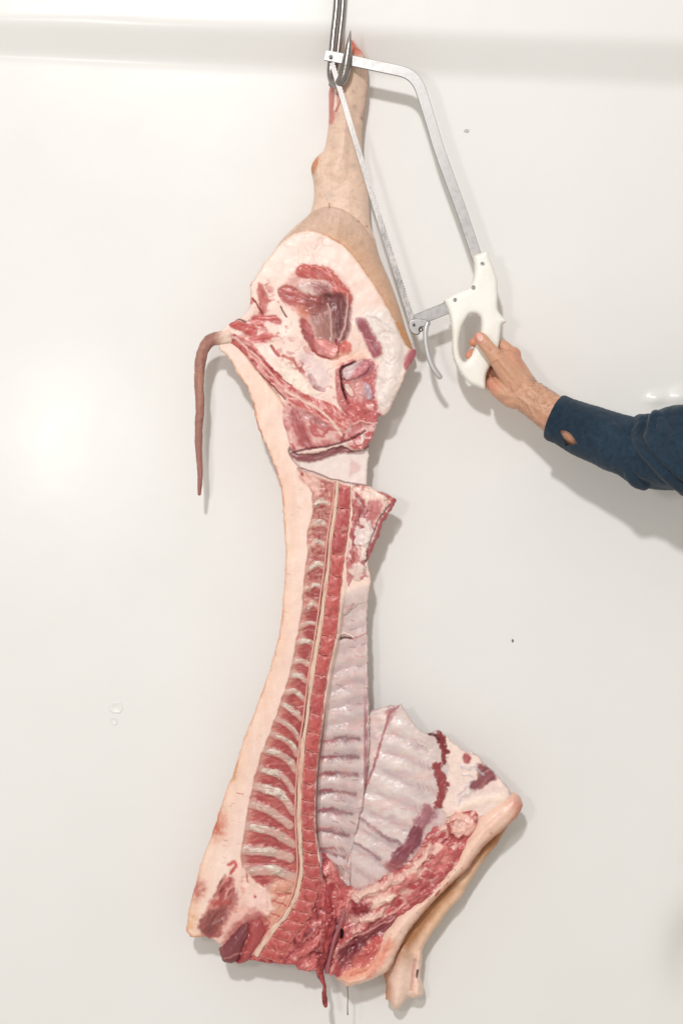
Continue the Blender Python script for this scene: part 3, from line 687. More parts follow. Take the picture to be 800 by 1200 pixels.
    p.line('352,548 368,553 388,561 412,566 430,569', (150, 110, 104), w=1.8, soft=.9, warp=1, h=2)
    p.h += .6*fbm(x, y, 14, 91, 2)+.05*fbm(x, y, 3, 92, 2)+loin*.5*fbm(x/3, y, 2.5, 93, 3)
    p.hb = body_level(x, y)-9*mem
    return p
sheet('torso', torso_out, p_torso, M_flesh, pig, res=.75, edge=3, drop=2.5, t0=8, t1=13, R=40, jag=1.1)

# --- flank lump beside the loin end
def p_flank(x, y, d):
    p = Paint(x, y, (236, 212, 200), wet=.6, D=d, var=.04); p.h += body_level(x, y)+3
    p.mess(np.ones(len(x)), [(186, 96, 92), (236, 206, 196), (206, 130, 124), (228, 208, 202), (190, 100, 98)], 10, 23, 2.2, .7, 1.2, 1.7)
    tp = sstep(655, 712, y+5*p.nx); p.lay(tp*.9, PLEU, var=.05); p.h = p.h*(1-tp*.0)-tp*9
    p.line('414,588 420,606 414,626', (172, 78, 78), w=9, soft=2, warp=3, a=.7)
    p.poly('426,576 444,574 452,590 442,604 430,596', (242, 214, 200), soft=2, warp=4.5, h=2, a=.9)
    p.poly('434,586 446,590 442,606 432,612 430,600', (206, 130, 128), soft=1.5, warp=1.5, a=.9)
    p.poly('422,618 436,612 442,626 434,636 422,640 416,634', (232, 214, 210), soft=2, warp=5, h=2.5, a=.9)
    p.line('462,586 456,602 448,612 443,630 436,642 430,656', (176, 90, 94), w=7, soft=1.2, warp=1.2, a=.9)
    p.line('456,592 444,608 440,620 432,640 428,664', (96, 52, 50), w=1.3, soft=.8, warp=1.5, h=-2)
    p.line('443,575 452,581 462,587', (186, 92, 90), w=4, soft=1.5, warp=1, a=.8)
    p.poly('404,662 420,668 430,676 434,690 420,704 406,712 399,700', (206, 122, 120), soft=3, warp=3, a=.45)
    p.poly('410,670 424,662 428,672 418,684', (238, 216, 206), soft=2, warp=5, h=2, a=.8)
    for q in ('420,580 424,596 420,612', '416,630 414,646 412,660', '428,600 424,616', '424,656 430,664'):
        p.line(q, (156, 66, 70), w=4.5, soft=1.6, warp=4, a=.75, h=-1)
    p.line('426,610 432,622 428,640 424,654', (240, 222, 214), w=7, soft=1.6, warp=4, a=.8, h=2)
    p.hb = body_level(x, y)
    return p
sheet('flank_meat', '411,572 422,568 432,569 443,575 456,580 464,584 462,591 455,603 448,615 443,630 438,643 431,657 430,668 434,680 432,696 427,704 414,713 402,722 399,712 402,690 404,662 408,630 411,600',
      p_flank, M_flesh, pig, res=.75, edge=6, drop=4, t0=6, t1=8, R=16, jag=1.6)

# --- belly flap with the breast ribs
flap_out = """434,836 445,831 457,828 466,828 470,826 475,834 482,845 490,854 500,860 514,856.5 525,865 542,879 552,882 560,886 567,895 577,904 585,912 598,927 600,940 575,965 550,990 520,1030 470,1060 420,1060 402,1040
 404,1020 409,995 415,962 421,930 427,900 428,865 430,845"""
def flap_level(x, y):
    return 46+11*sstep(410, 600, x)+7*np.exp(-((x-470)/40)**2-((y-950)/90)**2)-6*sstep(990, 1060, y)*sstep(470, 400, x)
def p_flap(x, y, d):
    p = Paint(x, y, (218, 200, 194), wet=.65, D=d, var=.04)
    p.h += flap_level(x, y)
    p.lay(sstep(-.2, .6, p.big)*.5, (204, 184, 184), wet=.75, var=.04)
    rr = ((452, 848, 500, 868), (448, 869, 508, 891), (442, 892, 508, 917), (434, 916, 506, 944), (426, 940, 500, 968), (419, 963, 490, 994), (413, 986, 474, 1014), (409, 1008, 450, 1030))
    for a, b, c, e in rr:
        m_ = ((a+c)/2, (b+e)/2-1)
        p.ridge([(a, b), m_, (c, e)], 20, 1.3, 2.5)
        p.line([(a, b-1), m_, (c-4, e)], (230, 214, 208), w=6, soft=4, warp=2.5, a=.6)
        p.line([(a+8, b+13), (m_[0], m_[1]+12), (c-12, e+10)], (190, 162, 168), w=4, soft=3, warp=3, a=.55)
        for k in range(4):
            t = .72+k*.08; xx = a+(c-a)*t; yy = b+(e-b)*t+8
            p.line([(xx, yy), (xx+3, yy+6)], (170, 128, 136), w=1.6, soft=1.2, warp=1.5, a=.5)
    for q in ('412,955 430,966 446,978 468,990', '408,984 426,994 444,1008'):
        p.line(q, (140, 94, 106), w=4, soft=2.2, warp=3, a=.8)
    for _ in range(26):
        a = random.uniform(425, 500); b = random.uniform(860, 1010)
        p.line([(a, b), (a+random.uniform(3, 9), b+random.uniform(0, 3))], random.choice([(180, 110, 122), (150, 110, 130), (196, 150, 150)]), w=1.1, soft=.8, warp=2, a=.45)
    p.line('467,828 457,838 452,852 447,867 440,892 433,912 427,926', (176, 96, 100), w=2.2, soft=1.1, warp=1.5, h=-1)
    p.poly('453,834 462,830 460,842 454,848', (170, 96, 104), soft=2, warp=2, a=.7)
    p.poly('434,842 446,836 452,838 444,864 438,888 431,905 430,880', (226, 198, 192), soft=2, warp=1.5, a=.7)
    p.line('429,862 429,880 427,900 422,930 416,962 411,990 406,1012', (140, 52, 66), w=2.6, soft=1, warp=1.4, h=-1)
    p.line('428,880 428,905 424,925 420,940', (156, 66, 78), w=5, soft=1.5, warp=2.5, a=.8)
    p.lay(sstep(.0, .5, fbm(x/2.5, y, 6, 85, 3))*.35, (222, 176, 172), var=.05); p.lay(sstep(.1, .6, fbm(x/2, y, 9, 86, 3))*.3, (176, 156, 166), var=.05)
    # outer fat with dark seam
    p.poly('516,860 530,868 545,880 558,886 568,896 585,912 597,927 592,940 560,960 538,962 520,952 516,930 524,905 522,880', (240, 216, 206), soft=2, warp=2, h=3, wet=.4)
    p.line('514,860 518,870 522,885 519,893', (140, 56, 58), w=8, soft=1.4, warp=5, h=2, wet=.6)
    p.line('511,898 515,908 519,920 516,934 513,943', (158, 74, 74), w=10, soft=1.6, warp=5, h=1, wet=.6)
    p.line('503,861 510,862 514,866', (96, 40, 42), w=3.5, soft=1, warp=1)
    p.poly('511,945 515,955 514,985 508,990 506,965', (206, 180, 186), soft=2, warp=3, a=.8)
    p.poly('500,944 508,950 506,962 494,974 486,972 490,958', (166, 108, 116), soft=2, warp=3.5, wet=.7, a=.9)
    p.poly('486,968 494,976 492,988 480,1002 470,1012 458,1014 462,1002 474,988', (140, 76, 88), soft=1.3, warp=2.5, wet=.7, h=1)
    p.poly('453,1012 462,1010 474,1016 468,1026 456,1024', (158, 88, 94), soft=2, warp=3, a=.8)
    p.poly('544,884 550,886 549,892 544,892', (176, 84, 84), soft=1, warp=.8, h=1)
    p.poly('560,896 568,898 576,904 580,912 572,916 560,924 551,925 552,918 560,910', (150, 88, 92), soft=1.2, warp=2, wet=.5)
    for q in ('540,898 556,900 564,906', '536,930 546,922 556,914', '534,944 542,934 552,928', '540,906 550,908'):
        p.line(q, (194, 184, 190), w=3.2, soft=2, warp=4, a=.7, h=.8)
    p.line('537,948 550,943 566,938 590,934', (250, 226, 208), w=8, soft=4, a=.6, h=2)
    p.h += .7*fbm(x, y, 14, 95, 2)+.08*fbm(x, y, 3, 96, 2)
    p.hb = flap_level(x, y)
    return p
sheet('belly_flap', flap_out, p_flap, M_flesh, pig, res=.75, edge=3, drop=3, t0=6, t1=8, R=30, jag=1.0)

# --- foreleg hanging behind the jowl
def p_fore(x, y, d):
    p = Paint(x, y, (176, 120, 78), wet=.25, D=d, var=.12)  # brown skin, base colour darkened to include the shade in the fold
    p.h += 31+8*np.sqrt(np.clip(d/16, 0, 1))
    o = cat(pts('612,952 600,968 586,992 572,1010 562,1024 549,1044 541,1058 528,1072 514,1091 502,1108 495,1121'), False, 4)
    dd = np.full(len(x), 1e9)
    for a, b in zip(o[:-1], o[1:]): dd = np.minimum(dd, seg_dist(x, y, a, b)[0])
    p.lay(sstep(18, 7, dd+3*p.nx)*sstep(985, 1030, y)*.9, (232, 192, 160), var=.08); p.h += sstep(14, 4, dd)*4
    p.lay(sstep(1105, 1150, y+.5*(x-470)+4*p.nx), (240, 208, 190), var=.05)
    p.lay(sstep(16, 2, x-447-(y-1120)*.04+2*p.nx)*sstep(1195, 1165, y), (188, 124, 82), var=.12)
    p.line('487,1130 484,1150 482,1165', (196, 150, 140), w=2.5, soft=1.8, h=-3, a=.8)
    p.line('490,1142 489,1150', (90, 40, 44), w=2.6, soft=1, h=-2)
    p.ridge('474,1120 468,1150 466,1178', 22, 5); p.ridge('492,1124 490,1150 489,1170', 10, 3)
    p.h += 1.4*fbm(x, y, 11, 97, 3)
    p.hb = np.zeros(len(x))+34
    return p
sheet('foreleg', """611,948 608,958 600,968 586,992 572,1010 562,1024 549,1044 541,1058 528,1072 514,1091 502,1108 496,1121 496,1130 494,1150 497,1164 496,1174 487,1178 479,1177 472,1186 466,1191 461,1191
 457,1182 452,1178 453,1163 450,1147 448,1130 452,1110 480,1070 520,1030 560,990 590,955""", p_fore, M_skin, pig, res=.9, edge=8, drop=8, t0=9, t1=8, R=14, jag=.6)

# --- chest and neck meat
chest_out = """377,1004 384,1006 394,1020 403,1036 420,1044 440,1034 452,1026 466,1020 478,1010 488,1000 498,984 506,972 520,966 530,955 545,950 560,950 556,975 545,1000 525,1035 500,1062 470,1095 450,1128 430,1146 408,1150 396,1146 386,1143
 376,1135 370,1139 352,1139 345,1132 332,1131 320,1128 330,1112 350,1090 364,1070 374,1045"""
def p_chest(x, y, d):
    p = Paint(x, y, (200, 104, 104), wet=.8, D=d, var=.06)
    lv = 52+7*sstep(380, 540, x); p.h += lv
    p.mess(np.ones(len(x)), [(124, 48, 56), (172, 74, 78), (196, 98, 98), (226, 160, 150), (170, 70, 76)], 12, 41, 4.5, .85, -.75, 1.8)
    r = sstep(1120, 1080, y+.3*(400-x))*sstep(395, 425, x)
    p.mess(r*.75, [(168, 72, 76), (206, 110, 108), (240, 200, 186), (190, 88, 90), (232, 176, 166), (160, 66, 70)], 11, 43, 2.5, .7, -.75, 2.4)
    for q, w_ in (('422,1046 440,1040 456,1034', 10), ('432,1056 448,1050 458,1050', 10), ('420,1078 432,1072 444,1072', 8), ('470,1030 486,1018 496,1004', 9), ('520,968 528,970 540,968', 14), ('506,1000 514,990', 8), ('456,1022 462,1030 460,1042', 5)):
        p.line(q, (244, 210, 196), w=w_*.85, soft=2.5, warp=5, a=.7, h=3)
    p.line('524,958 536,956 548,960 552,968 540,976 530,974', (244, 196, 180), w=9, soft=2, warp=2, a=.9, h=5)
    p.line('524,966 528,978 538,984 543,978', (176, 84, 78), w=4, soft=1.5, warp=2, a=.9, h=-2)
    p.line('452,1092 474,1070 500,1045 522,1020 535,998', (176, 78, 80), w=8, soft=2.5, warp=3, a=.75)
    p.line('510,1020 520,1010 526,998', (222, 130, 124), w=8, soft=2, warp=2, a=.7, h=1)
    p.poly('404,1108 416,1098 434,1088 452,1078 464,1074 458,1086 446,1104 436,1122 420,1134 404,1134 396,1120', (138, 60, 66), soft=2.5, warp=3, wet=.8, h=-2)
    p.line('404,1104 430,1092 462,1076', (226, 164, 156), w=1.8, soft=1, warp=2, h=2, a=.8)
    p.poly('424,1118 436,1104 448,1098 448,1108 438,1122 424,1136 408,1140 410,1132', (222, 118, 110), soft=3, warp=3, a=.8, h=2)
    p.poly('415,1057 426,1058 430,1068 420,1074 413,1066', (164, 70, 74), soft=2, warp=2, h=1)
    for q in ('376,1024 382,1040 376,1060 366,1078 344,1108', '372,1062 380,1078 372,1092 350,1112'):
        p.line(q, (92, 34, 38), w=3.2, soft=1.5, warp=2.5, h=-5)
    for q, c, w_ in (('388,1012 392,1034 398,1058 392,1088', (226, 150, 142), 4), ('396,1030 406,1050 400,1072', (206, 110, 106), 6), ('382,1046 388,1066 382,1090 376,1120', (176, 76, 78), 5), ('402,1068 396,1086 390,1104', (196, 168, 176), 3),
                    ('372,1084 362,1100 340,1122', (196, 116, 116), 3.5), ('366,1090 352,1104 334,1126', (120, 52, 56), 2.5), ('408,1054 404,1076 396,1092', (232, 168, 158), 3)):
        p.line(q, c, w=w_, soft=1.2, warp=2.5, a=.85, h=2.5)
    p.poly('350,1112 366,1104 372,1118 370,1136 352,1136 340,1128', (212, 116, 114), soft=3, warp=3, a=.8, h=3)
    p.line('366,1118 373,1121', (96, 38, 42), w=6, soft=2, warp=1, h=-3)
    for cx, cy in ((360, 1131), (346, 1122), (362, 1110), (426, 1112), (441, 1108), (432, 1105)):
        p.lay(np.exp(-((x-cx)**2+(y-cy)**2)/5), (240, 190, 176), h=1.5)
    p.line('400,1091 400.5,1095 400,1099', (16, 8, 8), w=3.6, soft=.7, warp=.3, h=-5)
    for q, c_, w_, h_ in (('416,1052 426,1047 438,1045', (238, 200, 186), 9, 4), ('434,1062 446,1056 458,1050', (244, 214, 198), 8, 4), ('448,1040 458,1032 470,1028', (236, 190, 180), 8, 4), ('464,1044 474,1034 486,1026', (222, 140, 132), 9, 4),
                          ('480,1052 492,1040 504,1024', (180, 78, 80), 9, 3), ('486,1014 496,1002 504,990', (240, 200, 186), 8, 4), ('506,1014 514,1004 522,992', (214, 124, 118), 8, 3), ('420,1064 430,1060', (160, 62, 68), 10, 4),
                          ('424,1080 436,1076 448,1068', (238, 196, 182), 6, 3), ('392,1024 398,1038 400,1050', (206, 108, 106), 8, 4), ('384,1040 386,1054 382,1068', (180, 80, 82), 7, 4), ('398,1062 394,1078', (216, 130, 124), 6, 3),
                          ('352,1118 362,1112 370,1104', (206, 112, 108), 9, 4), ('338,1126 346,1130', (190, 88, 90), 8, 3), ('404,1118 414,1110 424,1104', (120, 48, 56), 9, -3), ('430,1112 440,1102', (208, 104, 98), 7, 3)):
        p.line(q, c_, w=w_, soft=2, warp=3.5, a=.8, wet=.75); p.ridge(q, w_*1.5, h_, 3)
    p.line('404,1142 412,1140 430,1136 444,1124', (244, 176, 146), w=9, soft=3, warp=2, a=.7)
    p.h += 1.0*fbm(x, y, 6, 98, 2)
    p.hb = lv
    return p
sheet('chest_meat', chest_out, p_chest, M_flesh, pig, res=.7, edge=4, drop=4, t0=7, t1=10, R=16, jag=1.8)

# --- thick roll of jowl fat along the front edge
def p_jowl(x, y, d):
    p = Paint(x, y, (240, 203, 184), wet=.45, D=d, var=.04)
    lv = 54+3*sstep(400, 560, x); p.h += lv+9*np.sqrt(np.clip(d/14, 0, 1))
    p.lay(sstep(.1, .7, p.big)*.4, (232, 188, 166), var=.04)
    lo = cat(pts('612,945 605,958 590,973 567,993 547,1020 535,1031 515,1051 500,1067 480,1092 465,1120 455,1140'), False, 4)
    dd = np.full(len(x), 1e9)
    for a, b in zip(lo[:-1], lo[1:]): dd = np.minimum(dd, seg_dist(x, y, a, b)[0])
    p.lay(sstep(9, 2, dd+2.5*p.nx)*.75*sstep(1100, 1050, y), (214, 158, 122), var=.10)
    p.lay(sstep(5, 1, dd+2.0*p.n2x)*.6, (188, 112, 82), var=.15)
    p.lay(np.exp(-((x-608)**2+(y-942)**2)/160)*.6, (210, 130, 112), var=.1)
    p.poly('396,1146 406,1150 430,1142 448,1126 462,1104 452,1104 440,1122 424,1134 404,1140', (242, 176, 148), soft=3, warp=3, a=.75)
    p.line('456,1098 452,1112 444,1130 430,1144', (224, 132, 112), w=4, soft=2.5, warp=3, a=.6)
    p.line('440,1118 430,1132 412,1140', (216, 112, 100), w=5, soft=2, warp=3, a=.7)
    for _ in range(18):
        t = random.random(); a = 455+t*140+random.uniform(-12, 12); b = 1098-t*150+random.uniform(-6, 8)
        p.lay(np.exp(-((x-a)**2+(y-b)**2)/random.uniform(.6, 2.0))*.5, random.choice([(196, 130, 104), (180, 104, 88), (150, 96, 80)]))
    p.line('540,990 560,975 586,952', (232, 186, 166), w=2, soft=2, h=-1, a=.6)
    p.h += 1.0*fbm(x, y, 12, 99, 2)+.12*fbm(x, y, 3.5, 100, 2)
    p.hb = np.zeros(len(x))+lv
    return p
sheet('jowl_fat', """600,929 607,932 611,938 612.5,946 606,958 590,973 578,983 567,993 556,1008 547,1020 535,1031 515,1051 500,1067 489,1080 480,1092 472,1106 465,1120 460,1132 454,1140 442,1147 425,1154 414,1157 406,1159
 401,1154 394,1149 399,1142 412,1142 424,1137 434,1126 442,1112 446,1098 454,1086 465,1073 480,1058 500,1045 520,1022 530,1010 538,994 548,976 560,958 580,941 592,933""",
      p_jowl, M_flesh, pig, res=.75, edge=9, drop=9, t0=7, t1=6, R=12, jag=.7)

# --- two dark neck muscles at the bottom left
def p_neck(base, ang):
    def f(x, y, d):
        p = Paint(x, y, base, wet=.65, D=d, var=.10); p.h += 52+9*np.sqrt(np.clip(d/12, 0, 1))
        ca, sa = math.cos(ang), math.sin(ang)
        u = (x*ca+y*sa)/5; v = -x*sa+y*ca
        p.lay(sstep(.2, .6, fbm(u, v, 3, 55, 3))*.45, (206, 120, 112)); p.lay(sstep(.2, .7, fbm(u, v, 4, 57, 3))*.4, (104, 48, 54))
        p.line('262,1124 276,1118 290,1116', (220, 150, 142), w=1.5, soft=1, warp=1.5, a=.7)
        p.hb = np.zeros(len(x))+54
        return p
    return f
sheet('neck_muscle', '256,1118 259,1109 266,1100 276,1089 284,1081 292,1079 295,1090 290,1104 284,1118 277,1129 268,1131 261,1128', p_neck((132, 70, 74), -.9), M_flesh, pig, res=.75, edge=7, drop=4.5, t0=8, t1=6, R=10, jag=1.4)
sheet('neck_muscle', '291,1080 300,1075 306,1074 311,1082 311,1096 307,1107 300,1116 296,1123 286,1130 277,1130 282,1118 289,1102', p_neck((178, 88, 86), -1.0), M_flesh, pig, res=.75, edge=6, drop=3.5, t0=8, t1=6, R=10, jag=1.4)

# --- vertebrae, spinal canal, feather bones
def interp_curve(c, n=400):
    c = cat(c, False, 8); s = np.r_[0, np.cumsum(np.hypot(*np.diff(c, axis=0).T))]; return c, s/s[-1]
cc, cs = interp_curve(CORD); vc, vs = interp_curve(VENT)
def at_t(c, s, t): return np.array([np.interp(t, s, c[:, 0]), np.interp(t, s, c[:, 1])])
joints = [567, 594, 622, 648, 673, 697, 721, 744, 766, 789, 811, 835, 857, 879, 898, 917, 937, 953, 969, 984, 998, 1012, 1027]
ts = [float(np.interp(v, cc[:, 1], cs)) for v in joints]
while ts[-1] < .985: ts.append(min(1.0, ts[-1]+.0235))
def p_vert(seed, mid, lo):
    def f(x, y, d):
        p = Paint(x, y, random.choice([(186, 84, 82), (196, 92, 86), (174, 76, 78), (198, 98, 92)]), wet=.6, D=d, var=.10)
        p.h += 57+2.0*np.sqrt(np.clip(d/6, 0, 1))
        p.mess(np.full(len(x), .55), [(164, 72, 74), (206, 110, 102), (186, 88, 86), (214, 128, 118)], 9, seed*.37, .7, .55)
        p.lay(sstep(2.2, .4, d+1.3*p.n2x)*.5, (230, 172, 158), var=.05); p.lay(sstep(.3, .7, fbm(x, y, 7, seed+3))*.4*sstep(760, 640, y), (226, 190, 176), var=.1)
        p.hb = np.zeros(len(x))+56
        return p
    return f
for i in range(len(ts)-1):
    a, b = ts[i], ts[i+1]
    off = lambda q: np.array([2.4+(0 if q < .8 else .6), 0])
    va = float(np.clip(a+.004, 0, 1)); vb = float(np.clip(b+.004, 0, 1))
    l = [at_t(cc, cs, t)+off(t) for t in np.linspace(a, b, 4)]
    # matching ventral points: same height on the straight part, same parameter on the curved end
    def vp(t):
        q = at_t(cc, cs, t)
        if q[1] < 1015: yy = q[1]+3; return np.array([np.interp(yy, vc[:, 1], vc[:, 0])-1.0, yy])
        t0_ = float(np.interp(1015, cc[:, 1], cs)); v0 = float(np.interp(1018, vc[:, 1], vs))
        return at_t(vc, vs, v0+(t-t0_)/(1-t0_)*(1-v0))-np.array([.8, 0])
    r = [vp(t) for t in np.linspace(a, b, 4)]
    poly = np.array(l+[.33*l[-1]+.67*r[-1]+(0, .5)]+r[::-1]+[.5*l[0]+.5*r[0]+(0, .6)])
    sheet('vertebra', poly, p_vert(60+i, 0, 0), M_flesh, pig, res=.7, edge=1.5, drop=random.uniform(.5, 1.0), t0=6, jag=1.3, smooth=False)
def cord_cols(Q):
    n = fbm(Q[:, 0]*1.6, Q[:, 1]*.5, 5, 3); m = sstep(-.1, .5, n)[:, None]*.75
    return lin((228, 194, 174))*(1-m)+lin((214, 156, 140))*m, np.full(len(Q), .5)
k_ = np.linspace(0, 1, len(CORD))
tube('spinal_canal', np.c_[CORD, 56.5+0*k_, np.interp(CORD[:, 1], [564, 640, 700, 1040, 1120], [1.6, 1.9, 2.4, 2.4, 3.0])], M_flesh, pig, cols=cord_cols, seg=20, n=14, flat=.3, wob=.9)
tube('canal_edge', np.c_[CORD[:, 0]+np.interp(CORD[:, 1], [564, 700, 1120], [-3.2, -4.6, -4.6]), CORD[:, 1], 55+0*k_, 1.3+0*k_], M_flesh, pig, col=(224, 160, 146), seg=8, n=8, wob=.5)
def bone_cols(Q):
    n = fbm(Q[:, 0], Q[:, 1], 7, 4); m = sstep(.1, .5, n)[:, None]*.7; m2 = sstep(.25, .6, fbm(Q[:, 0], Q[:, 1], 4, 8))[:, None]*.45
    c = lin((218, 198, 184))*(1-m)+lin((198, 166, 154))*m
    m2 = np.clip(m2*1.2, 0, .85); c = c*(1-m2)+lin((212, 148, 138))*m2
    fl = sstep(.2, .5, fbm(Q[:, 0]/2.2, Q[:, 1]+.4*Q[:, 0], 2.6, 15, 2))[:, None]*.7; c = c*(1-fl)+lin((236, 224, 208))*fl
    fd = sstep(.2, .5, fbm(Q[:, 0]/2, Q[:, 1]+.4*Q[:, 0], 3, 16, 2))[:, None]*.6; c = c*(1-fd)+lin((150, 110, 104))*fd
    ex = sstep(.25, .9, np.abs(Q[:, 2]-54.5)/2.2)[:, None]*.0
    return c, np.full(len(Q), .55)
for i, (a, b, c, d, e, f, w_) in enumerate(BN):
    r = w_/2*random.uniform(.8, 1.15)
    j = lambda k: 1+k*random.uniform(-1, 1)
    lv = lambda q, w: float(body_level(np.array([q]), np.array([w]))[0])-1.7+.7*float(np.clip((860-w)/100, 0, 1))
    tube('feather_bone', [(a, b, lv(a, b)-.4, r*.5), ((a+c)/2+1, (b+d)/2-.5+j(.8)-1, lv(c, d)-.2, r*.95*j(.15)), (c, d, lv(c, d)-.1, r*1.2*j(.15)), ((c+e)/2, (d+f)/2-1, lv(e, f)-.1, r*1.2*j(.2)), (e, f, lv(e, f)-.3, r*.9)], M_flesh, pig, cols=bone_cols, seg=26, n=12, flat=.36, wob=.75, ns=12)

# --- tail, hanging strand, drip
def tail_cols(Q):
    n = fbm(Q[:, 0]*1.5, Q[:, 1]*.3, 5, 4); m = sstep(-.3, .6, n)[:, None]
    c = lin((164, 116, 104))*(1-m)+lin((186, 136, 118))*m
    t = sstep(250, 264, Q[:, 0])[:, None]; c = c*(1-t)+lin((236, 206, 188))*t
    wr = sstep(.1, .5, fbm(Q[:, 1], Q[:, 0]*.25, 3, 14, 3))[:, None]*.4; c = c*(1-wr)+lin((128, 84, 74))*wr
    t = sstep(480, 575, Q[:, 1])[:, None]*.7; c = c*(1-t)+lin((150, 92, 86))*t
    return c, np.full(len(Q), .4)
tube('tail', [(270, 394, 52, 9), (260, 396, 52, 8.5), (248, 398, 51, 7.8), (239, 407, 49, 7), (234, 424, 47, 6.2), (232.5, 449, 45, 5.6), (233.5, 474, 44, 5.3), (232, 503, 43, 4.6), (232, 528, 43, 4.0), (233.5, 553, 43, 3.2), (233, 570, 43, 2.6), (232.5, 580, 43, 1.9)],
     M_skin, pig, cols=tail_cols, seg=24, n=24, wob=.16)
def strand_cols(Q):
    n = fbm(Q[:, 0], Q[:, 1], 4, 4); m = sstep(-.2, .5, n)[:, None]
    return lin((132, 44, 50))*(1-m)+lin((190, 84, 84))*m, np.full(len(Q), .9)
tube('hanging_strand', [(392, 1072, 62, 2.6), (386, 1095, 64, 3.2), (380, 1118, 62, 3.0), (375, 1136, 58, 4.0), (377, 1146, 58, 3.2), (380, 1154, 58, 1.8), (380, 1165, 58, 2.6), (381, 1175, 58, 3.0), (382, 1180, 58, 1.4)], M_strand, pig, cols=strand_cols, seg=12, n=7, wob=.6)
tube('hanging_strand', [(404, 1066, 60, 1.6), (398, 1082, 63, 2.0), (391, 1100, 63, 2.2), (386, 1122, 60, 2.0), (383, 1140, 57, 2.6)], M_strand, pig, col=(170, 96, 104), seg=10, n=7, wob=.5, wet=.9)
tube('dripping_thread', [(407, 1156, 54, .8), (407.5, 1168, 54, .55), (407, 1180, 54, .6), (407.3, 1190, 54, .9)], M_strand, pig, col=(112, 96, 80), seg=6, n=5, wob=.4)
adopt(pig)

# ------------------------------------------------------------------ hook
hook = thing('meat_hook', tuple(world(np.float64(394), np.float64(-60), 46)), 'shiny steel meat hook with a sharp tip, piercing the trotter at the top', 'hook')
tube('hook_rod', [(398, -160, 40, 4.1), (397, -60, 40, 4.1), (394.5, 0, 41, 4.1), (391, 35, 42, 4.1), (388.5, 62, 43, 4.1), (387, 80, 44, 4.2), (389, 91, 47, 4.8), (394, 97, 52, 5.6), (400, 95, 58, 6.2), (404, 85, 62, 6.2), (406.5, 70, 64, 5.0), (408.5, 55, 65, 3.2), (409.8, 44, 65, 1.5), (410.5, 38, 65, .4)],
     M_steel, hook, seg=28, n=10)
tube('hook_brace', [(405, -160, 31, 3.6), (404, -60, 31, 3.6), (401.5, 0, 31, 3.6), (398, 35, 31, 3.6), (395, 60, 31, 3.4), (391, 80, 32, 3.2), (388, 92, 36, 3.0), (388, 96, 42, 3)], M_steel, hook, seg=20, n=8)
adopt(hook)

# ------------------------------------------------------------------ hand saw
saw = thing('meat_saw', tuple(world(np.float64(395), np.float64(68), 56)), 'butcher\'s bow saw with steel frame and cream plastic handle, hung on the hook', 'hand saw')
def bar(name, path, width, depth, g, mat, parent, bev=.6, n=8, taper=None):
    p = cat(np.asarray(path, float), False, n); T = np.gradient(p, axis=0); T /= np.linalg.norm(T, axis=1)[:, None]
    Nn = np.c_[-T[:, 1], T[:, 0]]; bm = bmesh.new(); rings = []
    for i, q in enumerate(p):
        ww = width if taper is None else width+(taper-width)*i/(len(p)-1)
        gg = g if np.isscalar(g) else np.interp(i/(len(p)-1), [0, 1], g)
        prof = [(-ww/2, -depth/2+bev), (-ww/2+bev, -depth/2), (ww/2-bev, -depth/2), (ww/2, -depth/2+bev), (ww/2, depth/2-bev), (ww/2-bev, depth/2), (-ww/2+bev, depth/2), (-ww/2, depth/2-bev)]
        rings.append([bm.verts.new(tuple(world(q[0]+Nn[i, 0]*u, q[1]+Nn[i, 1]*u, gg+v))) for u, v in prof])
    for a, b in zip(rings[:-1], rings[1:]):
        for k in range(8): bm.faces.new((a[k], a[(k+1) % 8], b[(k+1) % 8], b[k]))
    bm.faces.new(rings[0]); bm.faces.new(rings[-1][::-1])
    bmesh.ops.recalc_face_normals(bm, faces=bm.faces)
    me = bpy.data.meshes.new(name); bm.to_mesh(me); bm.free(); me.materials.append(mat)
    o = bpy.data.objects.new(name, me); C.objects.link(o); o.parent = parent; return o
bar('frame', [(381, 64.5), (398.5, 68), (419.5, 72.5), (447.5, 78.5), (464, 82), (475, 85), (484, 91), (490.5, 100), (495, 112), (505, 144), (516, 180), (541, 249), (560, 306)], 12.6, 3.4, 55, M_bar, saw, .5)
bar('lower_arm', [(479, 378.5), (492, 373.5), (508, 367), (530, 358)], 14, 3.4, 55, M_bar, saw, .5)

# toothed blade as a real strip
def blade():
    a = np.array([388.5, 74.0]); b = np.array([483.5, 380.0]); d = (b-a)/np.linalg.norm(b-a); L = np.linalg.norm(b-a); nrm = np.array([-d[1], d[0]])
    n = 190; bm = bmesh.new(); prev = None
    for i in range(n+1):
        s = L*i/n; wv = 2.6+ .9*i/n
        q = a+d*s+np.array([1, 0])*(-3.2*math.sin(math.pi*i/n))*.35
        tooth = 1.0 if i % 2 else 0
        pr = [(wv, .35), (-wv-tooth, .35), (-wv-tooth, -.35), (wv, -.35)]
        ring = [bm.verts.new(tuple(world(q[0]+nrm[0]*u, q[1]+nrm[1]*u, 59+v))) for u, v in pr]
        if prev:
            for k in range(4): bm.faces.new((prev[k], prev[(k+1) % 4], ring[(k+1) % 4], ring[k]))
        else: bm.faces.new(ring)
        prev = ring
    bm.faces.new(prev[::-1]); bmesh.ops.recalc_face_normals(bm, faces=bm.faces)
    me = bpy.data.meshes.new('blade'); bm.to_mesh(me); bm.free(); me.materials.append(M_blade)
    o = bpy.data.objects.new('blade', me); C.objects.link(o); o.parent = saw
blade()
